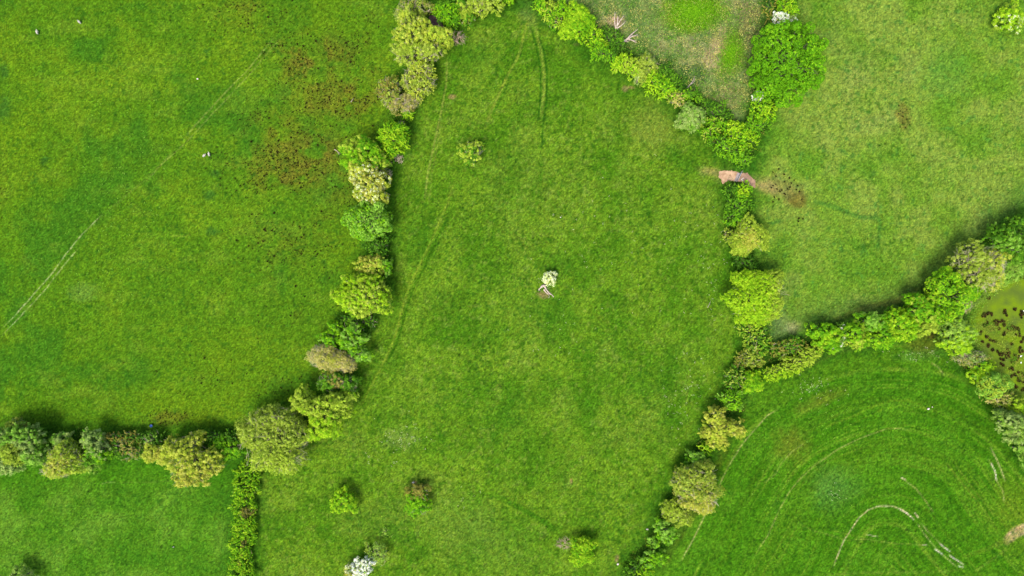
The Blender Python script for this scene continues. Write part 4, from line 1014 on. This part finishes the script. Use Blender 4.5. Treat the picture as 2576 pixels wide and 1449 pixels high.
def reg_ell(*ells):
    def f(rng, n):
        out = []
        wts = np.array([a * b for _, _, a, b, *_ in ells]); wts = wts / wts.sum()
        for (cu, cv, a, b, ang), w in zip(ells, wts):
            m = int(n * w); r = np.minimum(np.abs(rng.normal(size=m)) * .62, 1.5); t = rng.uniform(0, 6.283, m)
            k = 1 + .14 * np.sin(3 * t + 1) + .09 * np.sin(7 * t) + rng.normal(size=m) * .05
            x = r * k * a * np.cos(t); y = r * k * b * np.sin(t); q = math.radians(ang)
            out.append(np.stack([cu + x * math.cos(q) - y * math.sin(q), cv + x * math.sin(q) + y * math.cos(q)], 1))
        return np.concatenate(out)
    return f
def reg_tri(rng, n):
    p = np.stack([rng.uniform(1340, 1970, n), rng.uniform(-40, 330, n)], 1)
    return p[inpoly(p[:, 0], p[:, 1], [(1390, -40), (1500, 70), (1620, 150), (1700, 200), (1790, 260), (1870, 290), (1905, 220), (1920, 60), (1930, -40)])]
blades('reeds', 'vivid green reeds filling two hollows in the rough triangle', 'reeds', 20000, reg_ell((1745, 32, 68, 40, -5), (1836, 135, 26, 46, 14)), ['bright', 'oak', 'bright'], .5, .34, 21)
blades('rough_grass', 'tan and grey green tussocky grass of the rough triangle', 'grass', 42000, reg_tri, ['green', 'grey', 'pink'], .4, .42, 22)

def weeds():
    """little pale rosettes and white flower heads scattered through the meadows"""
    rng = np.random.default_rng(8); L = Leaves(); 
    def sc(cu, cv, a, b, n, colr, sz):
        c = np.stack([cu + rng.normal(size=n) * a, cv + rng.normal(size=n) * b], 1)
        k = 5; cid = np.repeat(np.arange(n), k)
        pos = survey_to_world(c, np.zeros(n))[cid] + rng.normal(size=(n * k, 3)) * np.array([.16, .16, 0]) + np.array([0, 0, .3])
        pos[:, 2] += rng.uniform(0, .12, n * k)
        L.add(pos, rng.normal(size=(n * k, 3)) * .3 + np.array([0, 0, 1]), sz * rng.uniform(.6, 1.2, n * k), colr[rng.integers(0, 4, n)][cid])
    pl = pal('pale') * .85; wh = pal('white') * .75
    for a in ((1010, 1105, 22, 14, 50), (1030, 1090, 30, 24, 30), (2040, 968, 20, 12, 45), (2060, 985, 34, 16, 30), (2325, 893, 26, 9, 50), (2240, 890, 20, 10, 16), (1860, 900, 6, 30, 0),
              (1480, 590, 60, 80, 40), (1400, 830, 50, 40, 40), (1660, 620, 120, 120, 60), (1690, 1040, 20, 50, 70), (1740, 940, 24, 40, 60), (1790, 720, 20, 90, 70), (960, 1160, 30, 20, 16), (1170, 1250, 30, 20, 26),
              (2095, 1245, 14, 10, 16), (1370, 720, 24, 20, 26)):
        if a[4]: sc(*a, np.concatenate([wh[:2], pl[:2]]), .17)
    for a in ((280, 410, 60, 60, 70), (300, 560, 70, 60, 70), (250, 700, 60, 60, 60), (340, 330, 90, 90, 50), (1350, 1120, 60, 60, 20), (2060, 1060, 70, 50, 40), (2000, 1200, 90, 80, 40)):
        sc(*a, pl, .22)
    o = L.build('wildflowers', M_LEAF, None, rng, asp=.8)
    tag(o, 'pale weeds and small white flowers dotted through the meadows', 'wildflowers', kind='stuff')
weeds()

def grass_tufts():
    """darker, taller grass tufts grazed round by the stock"""
    rng = np.random.default_rng(12)
    n = 26000
    c = np.stack([rng.uniform(-40, 2620, n), rng.uniform(-30, 1480, n)], 1)
    U, V = c[:, 0], c[:, 1]
    d = .25 + .75 * sst(fbm(U, V, 60, 15, 4), .35, .6)
    d *= np.where(inpoly(U, V, F_MARSH) | inpoly(U, V, F_TRI), 0, 1)
    d *= np.where(inpoly(U, V, F_W), .35, 1); d *= np.where(inpoly(U, V, F_NE), .45, 1)
    c = c[rng.random(n) < d]; n = len(c); U, V = c[:, 0], c[:, 1]
    k = 9; cid = np.repeat(np.arange(n), k); sz = rng.uniform(.12, .3, n)
    pos = survey_to_world(c, np.zeros(n))[cid] + rng.normal(size=(n * k, 3)) * np.stack([sz[cid], sz[cid], 0 * sz[cid]], 1)
    pos[:, 2] = rng.uniform(.05, .38, n * k)
    col = lin(np.array([(50, 104, 18), (42, 92, 18), (60, 116, 24), (38, 86, 24)]))[rng.integers(0, 4, n)] * K * .8
    L = Leaves(); L.add(pos, rng.normal(size=(n * k, 3)) * .8 + np.array([0, 0, .6]), .26 * rng.uniform(.6, 1.3, n * k), col[cid] * (1 + rng.normal(size=(n * k, 1)) * .12))
    o = L.build('grass_tufts', M_LEAF, None, rng, asp=.4)
    tag(o, 'small dark green grass tufts speckling the grazed meadows', 'grass', kind='stuff')
grass_tufts()

blades('marsh_grass', 'soft grey green grass fringing the algae covered marsh', 'grass', 9000,
       lambda rng, n: along(rng, [(2576, 690), (2515, 708), (2470, 748), (2438, 795), (2444, 862), (2480, 922), (2528, 972), (2580, 1040)], n, 9),
       ['bluegreen', 'pale', 'green'], .6, .34, 23)
blades('sedge', 'thin olive sedge growing between the marsh tussocks', 'sedge', 5200,
       reg_ell((2490, 822, 34, 20, 20), (2545, 835, 22, 34, -20), (2520, 870, 40, 18, 50), (2552, 905, 18, 34, 10), (2568, 950, 16, 26, 0), (2445, 852, 16, 22, 0)),
       ['olive', 'rust', 'green'], .4, .3, 24)

# ------------------------------------------------------------------ rush tussocks
def tuft_mesh(seed, brown=1.0, n=46, r=.42, h=.62):
    rng = np.random.default_rng(seed)
    V = []; F = []; Cc = []
    pal_ = lin(np.array([(86, 66, 32), (70, 56, 26), (50, 58, 24), (100, 78, 40), (52, 70, 28), (44, 44, 20)])) * K
    for i in range(n):
        a = rng.uniform(0, 6.283); rb = rng.uniform(0, .3) * r; rt = rng.uniform(.35, 1.0) * r
        da = a + rng.normal() * .3
        b = np.array([math.cos(a) * rb, math.sin(a) * rb, 0]); t = np.array([math.cos(da) * rt, math.sin(da) * rt, h * rng.uniform(.55, 1.0) * (1.15 - .5 * rt / r)])
        w = np.array([-math.sin(a), math.cos(a), 0]) * .065
        m = (b + t) * .5 + np.array([0, 0, .1])
        i0 = len(V); V += [b - w, b + w, m + w * .9, m - w * .9, t]
        F += [[i0, i0 + 1, i0 + 2, i0 + 3], [i0 + 3, i0 + 2, i0 + 4]]
        c = pal_[rng.integers(0, 6)] * rng.uniform(.8, 1.5) * np.array([brown, brown ** .8, brown ** .6]); Cc += [c] * 5
    return np.array(V), F, np.array(Cc)

TUFTS = [tuft_mesh(200 + i, .95) for i in range(5)]
MARSH_TUFTS = [tuft_mesh(300 + i, 1.65, 60, .5, .5) for i in range(4)]
def tuft_datablock(i, src=None):
    V, F, Cc = (src or TUFTS)[i]
    o = mesh_obj('rush_tussock', V, F, M_LEAF, col=Cc)
    me = o.data; bpy.data.objects.remove(o); return me
TUFT_ME = [tuft_datablock(i) for i in range(5)]
MARSH_ME = [tuft_datablock(i, MARSH_TUFTS) for i in range(4)]
def put_tuft(u, v, s, label, group, rng, zb=0.0):
    o = bpy.data.objects.new('rush_tussock', (MARSH_ME if zb < -.1 else TUFT_ME)[rng.integers(0, 4)]); COL.objects.link(o)
    o.location = P(u, v, 0) + np.array([0, 0, zb]); o.rotation_euler = (0, 0, rng.uniform(0, 6.28)); o.scale = (s, s, s * rng.uniform(.8, 1.1))
    tag(o, label, 'tussock', group)

def tussocks():
    rng = np.random.default_rng(77)
    marsh = [(960, 60), (1000, 40), (1060, 100), (1140, 110), (1200, 60), (1290, 90), (1390, 130), (1400, 200), (1440, 240), (770, 170), (830, 220), (910, 170),
             (940, 270), (980, 210), (1030, 250), (1080, 265), (1010, 310), (1060, 370), (1130, 400), (1180, 420), (1150, 430), (1250, 400), (1300, 300), (1400, 350), (1340, 440),
             (1270, 460), (1300, 520), (1300, 600), (1380, 650), (1340, 680), (1300, 690), (1440, 690), (1385, 750), (1450, 760), (955, 460), (1190, 490), (1210, 160), (1130, 20),
             (1180, 10), (1320, 110), (1350, 100), (1420, 270), (1240, 370), (1250, 430), (1400, 400), (1390, 450), (1190, 560), (1350, 1 + 180), (1100, 50), (1080, 20)]
    pts = [(2281 + x / 4.923, 805 + y / 4.923) for x, y in marsh]
    pts += [(1717 + x / 3, 483 + y / 3) for x, y in ((2330, 745), (2570, 640), (2310, 800), (2300, 920), (2330, 920), (2430, 900), (2440, 915), (2510, 890), (2550, 930), (2560, 910), (2280, 940), (2270, 930))]
    pts += [(2281 + x / 4.923, 952.6 + y / 4.923) for x, y in ((1385, 20), (1350, 105), (1440, 40), (1445, 130))]
    for u, v in pts:
        for k in range(3):
            put_tuft(u + rng.normal() * 3.4 * (k > 0), v + rng.normal() * 3.0 * (k > 0), rng.uniform(1.15, 1.7) * (1 if k == 0 else .8), 'dark brown rush tussock standing in the algae covered marsh', 'rush tussocks in the marsh', rng, -.15)
    g1 = [(955, 170), (905, 195), (1000, 215), (930, 230), (1045, 245), (1085, 265), (1005, 280), (1060, 290), (905, 310), (930, 300), (890, 330), (940, 340), (980, 350), (1050, 325), (1030, 340),
          (1105, 345), (1000, 380), (965, 360), (1130, 360), (915, 410), (955, 425), (905, 450), (1150, 430), (1125, 590), (1160, 595), (1120, 615), (1010, 385), (1115, 310)]
    for x, y in g1:
        put_tuft(1677 + x / 3.391, 375.7 + y / 3.391, rng.uniform(.75, 1.1), 'dark brown rush tussock in the pale field just east of the gateway', 'rush tussocks east of the gateway', rng)
    g2 = [(1630, 800), (1715, 825), (1640, 840), (1660, 880), (1690, 900), (1640, 960), (1680, 965), (1660, 930), (1690, 830), (1660, 850), (1710, 940), (1625, 860)]
    for x, y in g2:
        put_tuft(1717 + x / 3, y / 3, rng.uniform(.6, .9), 'brown rush tussock of the small lone patch in the north east field', 'rush tussocks of the lone patch', rng)
    # west pasture: the biggest as individuals, the rest as one spread
    n = 46000
    c = np.stack([rng.uniform(-5, 965, n), rng.uniform(-15, 1080, n)], 1)
    d = rush_density(c[:, 0], c[:, 1]) * 1.0 * inpoly(c[:, 0], c[:, 1], F_W)
    dd = np.minimum(line_dist(c[:, 0], c[:, 1], LEFT_HEDGE)[0], line_dist(c[:, 0], c[:, 1], LOW_HEDGE)[0])
    d = d * (dd > 26)
    c = c[rng.random(n) < d]
    sz = rng.uniform(.36, .72, len(c)); sz += .35 * (rng.random(len(c)) < .1)
    order = np.argsort(-sz); big = order[:60]; rest = order[60:]
    for i in big:
        put_tuft(c[i, 0], c[i, 1], sz[i], 'large dark brown rush tussock scattered over the west pasture', 'large rush tussocks of the west pasture', rng)
    VV = []; FF = []; CC = []; off = 0
    for i in rest:
        V, F, Cc = TUFTS[rng.integers(0, 5)]
        a = rng.uniform(0, 6.28); R = np.array([[math.cos(a), -math.sin(a), 0], [math.sin(a), math.cos(a), 0], [0, 0, 1]])
        m = 24 * 5
        VV.append((V[:m] @ R.T) * sz[i] + P(c[i, 0], c[i, 1], 0)); CC.append(Cc[:m])
        FF += [[q + off for q in f] for f in F[:48]]; off += m
    o = mesh_obj('rush_tussocks', np.concatenate(VV), FF, M_LEAF, col=np.concatenate(CC))
    tag(o, 'small dark brown rush tussocks spread across the west pasture', 'tussocks', kind='stuff')
    print('rush count', len(c))
tussocks()

# ------------------------------------------------------------------ dead wood, stones
def dead_branch(name, label, cat, segs, r=.14, base=None, mat=None, sprigs=0):
    """segs: list of polylines [(u, v, z), ...] of one fallen or standing dead tree"""
    rng = np.random.default_rng(abs(hash_(label)))
    wd = Wood(); b = P(*(base or segs[0][0][:2]), 0)
    for k, pl in enumerate(segs):
        rr = r * (1 if k == 0 else .62)
        W = [P(u, v, z) - b for u, v, z in pl]
        n = len(W) - 1
        for i in range(n):
            wd.seg(W[i], W[i + 1], rr * (1 - .75 * i / n), rr * (1 - .75 * (i + 1) / n), 7)
            if sprigs and i > 0:
                for _ in range(sprigs):
                    q = W[i] + (W[i + 1] - W[i]) * rng.random()
                    wd.seg(q, q + (W[i + 1] - W[i]) * .5 + rng.normal(size=3) * .45, rr * .3, .02, 4)
    o = wd.build(name, mat or M_DEAD, None)
    o.location = b
    return tag(o, label, cat)
dead_branch('dead_tree', 'pale forked dead tree standing north of the diagonal hedge', 'dead tree',
            [[(1549, 86, 0), (1550, 78, 2.2), (1552, 66, 4.2)], [(1552, 66, 4.2), (1554, 52, 5.2), (1553, 40, 6)], [(1552, 66, 4.2), (1560, 52, 5.2), (1570, 39, 6.2)],
             [(1551, 72, 3.2), (1562, 65, 4.4), (1573, 54, 5.2)], [(1550, 76, 2.6), (1547, 62, 4.2), (1546, 50, 5), (1547, 34, 6)]], .34, sprigs=2)
dead_branch('fallen_tree', 'short bleached fallen tree lying below the forked dead tree', 'dead tree',
            [[(1566, 105, .3), (1576, 100, .6), (1588, 87, 1.1), (1600, 77, 1.6)], [(1576, 100, .6), (1590, 92, 1.0), (1604, 87, 1.3)], [(1578, 98, .6), (1590, 101, .8), (1602, 107, 1)], [(1568, 104, .3), (1577, 104, .5), (1583, 103, .5)]], .4, sprigs=2)
dead_branch('fallen_branch', 'thin pale branch lying in the hollow of the rough triangle', 'branch', [[(1728, 222, .3), (1737, 212, .5), (1742, 205, .6), (1749, 190, .7)], [(1737, 212, .5), (1745, 207, .6), (1751, 198, .6)]], .2, sprigs=1)
dead_branch('fallen_tree', 'weathered fallen tree with torn root plate beside the cream hawthorn', 'fallen tree',
            [[(1362, 722, .5), (1366, 718, .7), (1371, 722, .8), (1376, 731, .6), (1381, 738, .35)], [(1368, 728, .4), (1373, 735, .35), (1380, 742, .25)], [(1362, 722, .5), (1358, 726, .3), (1354, 731, .12)],
             [(1364, 719, .6), (1369, 717, .9), (1374, 719, .8)], [(1381, 738, .35), (1388, 741, .25), (1393, 748, .12)]], .42, sprigs=3)
dead_branch('stick', 'white stick lying on the rushy pasture nearest the pinkish bare tree', 'stick', [[(883, 257, .35), (886, 252, .4), (889, 247, .4)]], .16)
dead_branch('curved_branch', 'curved pale branch lying left of the big double crown', 'branch', [[(841, 376, .35), (847, 379, .4), (851, 384, .4), (853, 389, .35)]], .14, sprigs=1)
dead_branch('stick', 'short white stick lying at the marsh edge', 'stick', [[(2420, 823, .3), (2426, 828, .4)]], .2)
dead_branch('dead_branch', 'pale crooked branch lying in the meadow near the big round lime tree', 'branch', [[(1780, 774, .3), (1784, 766, .35), (1788, 757, .35)], [(1784, 766, .3), (1787, 764, .35)]], .1, sprigs=2)

def brush_pile(u, v, r, label):
    rng = np.random.default_rng(abs(hash_(label))); wd = Wood()
    for i in range(90):
        a = rng.uniform(0, 6.283); q = rng.uniform(0, 1) ** .5 * r; x, y = math.cos(a) * q, math.sin(a) * q
        d = rng.uniform(0, 6.283); l = rng.uniform(.3, .9)
        z = .15 + rng.random() * .7 * (1 - q / r)
        wd.seg((x - math.cos(d) * l * .5, y - math.sin(d) * l * .5, z), (x + math.cos(d) * l * .5, y + math.sin(d) * l * .5, z + rng.uniform(-.1, .2)), .06, .03, 4)
    o = wd.build('brushwood_pile', M_TWIG, None); o.location = P(u, v, 0); tag(o, label, 'brushwood')
brush_pile(1005, 399, 1.5, 'pinkish grey heap of brushwood right of the low dull green shrub')
brush_pile(1010, 311, 1.0, 'small grey heap of brushwood above the vivid green tree')

def stone(name, u, v, r, label, cat='stone', seed=0, group=None):
    rng = np.random.default_rng(seed + 500)
    V = []; F = []; nu, nv = 10, 6
    ph = rng.uniform(0, 6.28, 3)
    for i in range(nv + 1):
        t = math.pi * i / nv
        for j in range(nu):
            a = 2 * math.pi * j / nu
            k = 1 + .16 * math.sin(2 * a + ph[0]) + .1 * math.sin(3 * a + 2 * t + ph[1]) + rng.normal() * .03 * (0 < i < nv)
            V.append((math.sin(t) * math.cos(a) * k * r, math.sin(t) * math.sin(a) * k * r * .8, math.cos(t) * r * .6 + r * .35))
    for i in range(nv):
        for j in range(nu): F.append([i * nu + j, (i + 1) * nu + j, (i + 1) * nu + (j + 1) % nu, i * nu + (j + 1) % nu])
    o = mesh_obj(name, np.array(V), F, M_STONE, smooth=True); b = P(u, v, 0); b[2] = .22; o.location = b
    tag(o, label, cat, group)
stone('stone', 1865, 451.5, .3, 'pale stone closest to the gate on the reddish earth', seed=1)
stone('stone', 1868.6, 448.5, .24, 'pale stone a step up and right of the one by the gate', seed=2)
stone('stone', 1867, 454.2, .27, 'lowest of the three pale stones by the gate', seed=3)
stone('stone', 2334, 1028, .4, 'larger white stone among the mown arcs of the south east meadow', seed=4)
stone('stone', 2344, 1023.5, .2, 'smaller white stone among the mown arcs of the south east meadow', seed=5)
stone('stone', 1628, 1330.5, .36, 'single white stone in the meadow beside the lower middle hedgerow', seed=6)
stone('stone', 1040, 1213, .35, 'single white stone on pink soil above the brown topped bush', seed=7)
stone('stone', 1554, 1418, .4, 'pale stone below the orange brown bare patch near the bottom edge', seed=8)
stone('stone', 498, 199, .3, 'lone grey white stone in the west pasture right of the two lone sheep', seed=9)
stone('stone', 1410, 547, .2, 'tiny white stone in the upper middle meadow', seed=10)

# ------------------------------------------------------------------ skinned animals
def skin_mesh(name, verts, edges, radii, mat, parent=None, levels=1):
    me = bpy.data.meshes.new(name); me.from_pydata(verts, edges, []); me.update()
    tmp = bpy.data.objects.new(name, me); COL.objects.link(tmp)
    tmp.modifiers.new('Skin', 'SKIN')
    for i, r in enumerate(radii):
        sv = me.skin_vertices[0].data[i]
        sv.radius = (r, r) if not isinstance(r, tuple) else r
        sv.use_root = (i == 0)
    sub = tmp.modifiers.new('Sub', 'SUBSURF'); sub.levels = levels; sub.render_levels = levels
    dg = bpy.context.evaluated_depsgraph_get(); dg.update()
    ev = tmp.evaluated_get(dg); out = bpy.data.meshes.new_from_object(ev)
    bpy.data.objects.remove(tmp)
    out.name = name; out.materials.clear(); out.materials.append(mat)
    out.polygons.foreach_set('use_smooth', np.ones(len(out.polygons), dtype=bool))
    o = bpy.data.objects.new(name, out); COL.objects.link(o)
    if parent: o.parent = parent
    return o

def sheep(u, v, rz, label, s=1.0, lying=False):
    root = empty('sheep', P(u, v, 0) + np.array([0, 0, .05]), math.radians(rz)); root.scale = (s, s, s)
    tag(root, label, 'sheep', 'sheep in the west pasture')
    b = .62 if not lying else .3
    v_ = [(0, 0, b), (.32, 0, b + .02), (-.34, 0, b), (-.5, 0, b + .02), (.5, 0, b + .1), (.64, 0, b + .24), (.82, 0, b + .2)]
    e_ = [(0, 1), (0, 2), (2, 3), (1, 4), (4, 5), (5, 6)]
    r_ = [.31, .27, .29, .16, .17, .12, .065]
    for x, y in ((.32, .14), (.32, -.14), (-.36, .15), (-.36, -.15)):
        i = len(v_); src = 1 if x > 0 else 2
        if lying: v_ += [(x, y, .18), (x + .16, y * 1.4, .06), (x + .3, y * 1.4, .05)]
        else: v_ += [(x, y, .4), (x + (.03 if x > 0 else -.05), y, .22), (x, y, .03)]
        e_ += [(src, i), (i, i + 1), (i + 1, i + 2)]; r_ += [.11, .05, .04]
    skin_mesh('body', v_, e_, r_, M_WOOL, root)
    for sgn in (1, -1):
        skin_mesh('ear', [(.66, sgn * .07, b + .28), (.64, sgn * .16, b + .27), (.63, sgn * .21, b + .25)], [(0, 1), (1, 2)], [.03, .035, .015], M_SKIN, root)
sheep(97, 83, 92, 'white sheep nearest the left edge, standing alone', 1.15)
sheep(203, 57.5, 130, 'greyish white sheep grazing alone near the top left', 1.05)
sheep(515.5, 392.5, 35, 'left sheep of the pair standing side by side', 1.15)
sheep(528, 389.5, 95, 'right sheep of the pair standing side by side', 1.1)

def bird(u, v, rz, label, s, mats, z=0.0, group=None, neck=True):
    root = empty('bird', P(u, v, 0) + np.array([0, 0, z]), math.radians(rz)); root.scale = (s, s, s); tag(root, label, 'bird', group)
    if neck:
        v_ = [(0, 0, .16), (.22, 0, .16), (-.26, 0, .18), (-.46, 0, .24), (.34, 0, .3), (.34, 0, .52), (.42, 0, .62), (.52, 0, .58)]
        e_ = [(0, 1), (0, 2), (2, 3), (1, 4), (4, 5), (5, 6), (6, 7)]; r_ = [.2, .15, .15, .04, .07, .04, .05, .02]
    else:
        v_ = [(0, 0, .16), (.16, 0, .2), (-.2, 0, .16), (-.5, 0, .13), (.25, 0, .27), (.35, 0, .26)]
        e_ = [(0, 1), (0, 2), (2, 3), (1, 4), (4, 5)]; r_ = [.12, .09, .08, .025, .07, .02]
    skin_mesh('body', v_, e_, r_, mats[0], root)
    for sg in (1, -1):
        skin_mesh('wing', [(.12, sg * .17, .2), (-.12, sg * .2, .21), (-.4, sg * .1, .22)] if neck else [(.08, sg * .1, .19), (-.1, sg * .12, .19), (-.3, sg * .06, .16)], [(0, 1), (1, 2)], [.08, .07, .03] if neck else [.05, .05, .02], mats[1], root)
bird(2567.5, 896, 30, 'white water bird resting beside tussocks on the marsh', .95, (M_WHITE, M_WHITE), -.14, 'white birds on the marsh')
bird(2568.5, 912, 100, 'smaller white water bird below the one beside the tussocks', .7, (M_WHITE, M_WHITE), -.14, 'white birds on the marsh')
bird(2573.5, 783, 80, 'white water bird cut by the right edge high on the marsh', 1.0, (M_WHITE, M_WHITE), -.14, 'white birds on the marsh')
bird(436.5, 1375, 160, 'small black and white bird on the grass of the south west field', 1.1, (M_BLACK, M_WHITE), .1, None, False)

# ------------------------------------------------------------------ blue bucket
def bucket():
    root = empty('bucket', P(382.5, 1070.5, 0) + np.array([0, 0, .1])); tag(root, 'blue plastic bucket on the grass north of the lower hedgerow', 'bucket')
    prof = [(0, .02), (.30, .02), (.32, .06), (.40, .5), (.44, .5), (.44, .54), (.38, .54), (.30, .08), (0, .08)]
    n = 20; V = []; F = []
    for r, z in prof:
        for k in range(n): V.append((r * math.cos(2 * math.pi * k / n), r * math.sin(2 * math.pi * k / n), z))
    for i in range(len(prof) - 1):
        for k in range(n): F.append([i * n + k, i * n + (k + 1) % n, (i + 1) * n + (k + 1) % n, (i + 1) * n + k])
    mesh_obj('tub', np.array(V), F, M_BLUE, root, smooth=True)
    w = Wood()
    for k in range(10):
        a, b = math.pi * k / 10, math.pi * (k + 1) / 10
        w.seg((.43 * math.cos(a), -.12 - .3 * math.sin(a), .5 + .12 * math.sin(a)), (.43 * math.cos(b), -.12 - .3 * math.sin(b), .5 + .12 * math.sin(b)), .015, .015, 5)
    w.build('handle', M_STEEL, root)
bucket()

# ------------------------------------------------------------------ field gate
def gate():
    a = P(1864.0, 432.8, 0); b = P(1852.2, 456.2, 0)
    d = b - a; L = np.linalg.norm(d); ang = math.atan2(d[1], d[0])
    root = empty('field_gate', a + np.array([0, 0, .3]), ang); tag(root, 'closed grey metal field gate across the reddish earth gateway', 'gate')
    fr = Wood()
    t = .045
    for z in (.15, 1.2): fr.seg((.12, 0, z), (L - .12, 0, z), t, t, 8)
    for x in (.12, L - .12): fr.seg((x, 0, .13), (x, 0, 1.24), t, t, 8)
    fr.build('frame', M_STEEL, root)
    for z in (.33, .5, .7, .94):
        w = Wood(); w.seg((.16, 0, z), (L - .16, 0, z), .028, .028, 6); w.build('rail', M_STEEL, root)
    w = Wood(); w.seg((.16, .05, .2), (L * .5, .05, 1.16), .025, .025, 6); w.seg((L * .5, .05, 1.16), (L - .16, .05, .2), .025, .025, 6); w.seg((L * .5, .05, .2), (L * .5, .05, 1.16), .025, .025, 6)
    w.build('brace', M_STEEL, root)
    for x in (-.1, L + .1):
        p = Wood(); p.seg((x, 0, -.3), (x, 0, 1.45), .11, .1, 8); p.build('post', M_POST, root)
    w = Wood(); w.seg((L - .12, 0, 1.0), (L + .02, 0, 1.0), .03, .03, 6); w.build('latch', M_STEEL, root)
gate()

def slab():
    pts = [(1855.2, 434.0), (1862.2, 435.5), (1852.4, 456.6), (1847.6, 454.6)]
    lo = [P(u, v, .2) for u, v in pts]; hi = [P(u, v, .36) for u, v in pts]
    V = np.array(lo + hi); c = V.mean(0)
    F = [[3, 2, 1, 0], [4, 5, 6, 7]] + [[i, (i + 1) % 4, 4 + (i + 1) % 4, 4 + i] for i in range(4)]
    me = mesh_obj('concrete_strip', V - c, F, M_CONC); me.location = c
    bv = me.modifiers.new('Bevel', 'BEVEL'); bv.width = .03; bv.segments = 2
    tag(me, 'mauve grey concrete strip laid along the west side of the gate', 'concrete strip')
slab()

# ------------------------------------------------------------------ light, sky, camera
SUN_AZ = Vector((-0.5, -1.0, 0)).normalized(); EL = math.radians(60)
sd = Vector((SUN_AZ.x * math.cos(EL), SUN_AZ.y * math.cos(EL), math.sin(EL)))
ld = bpy.data.lights.new('sun', 'SUN'); ld.energy = 1.5; ld.angle = math.radians(22); ld.color = (1.0, .95, .86)
lo = bpy.data.objects.new('sun', ld); COL.objects.link(lo); lo.location = (0, 0, 150)
lo.rotation_mode = 'QUATERNION'; lo.rotation_quaternion = (-sd).to_track_quat('-Z', 'Y')
wld = bpy.data.worlds.new('World'); SC.world = wld; wld.use_nodes = True
nt = wld.node_tree; bg = nt.nodes['Background']
sky = nt.nodes.new('ShaderNodeTexSky'); sky.sky_type = 'NISHITA'; sky.sun_disc = False
sky.sun_elevation = EL; sky.sun_rotation = math.atan2(sd.x, sd.y) % (2 * math.pi); sky.dust_density = 3.0; sky.air_density = 1.0; sky.ozone_density = 1.0
nt.links.new(sky.outputs[0], bg.inputs[0]); bg.inputs[1].default_value = .085

cam = bpy.data.cameras.new('camera'); co = bpy.data.objects.new('camera', cam); COL.objects.link(co)
co.location = (0, 0, H); co.rotation_euler = (0, 0, 0)
cam.sensor_fit = 'HORIZONTAL'; cam.angle = 2 * math.atan(168.0 / H)
cam.clip_start = 1; cam.clip_end = 8000
SC.camera = co
SC.view_settings.view_transform = 'Standard'; SC.view_settings.look = 'None'; SC.view_settings.gamma = 1
SC.view_settings.use_curve_mapping = False
SC.view_settings.exposure = 1.95
SC.render.resolution_x = 1024; SC.render.resolution_y = 576
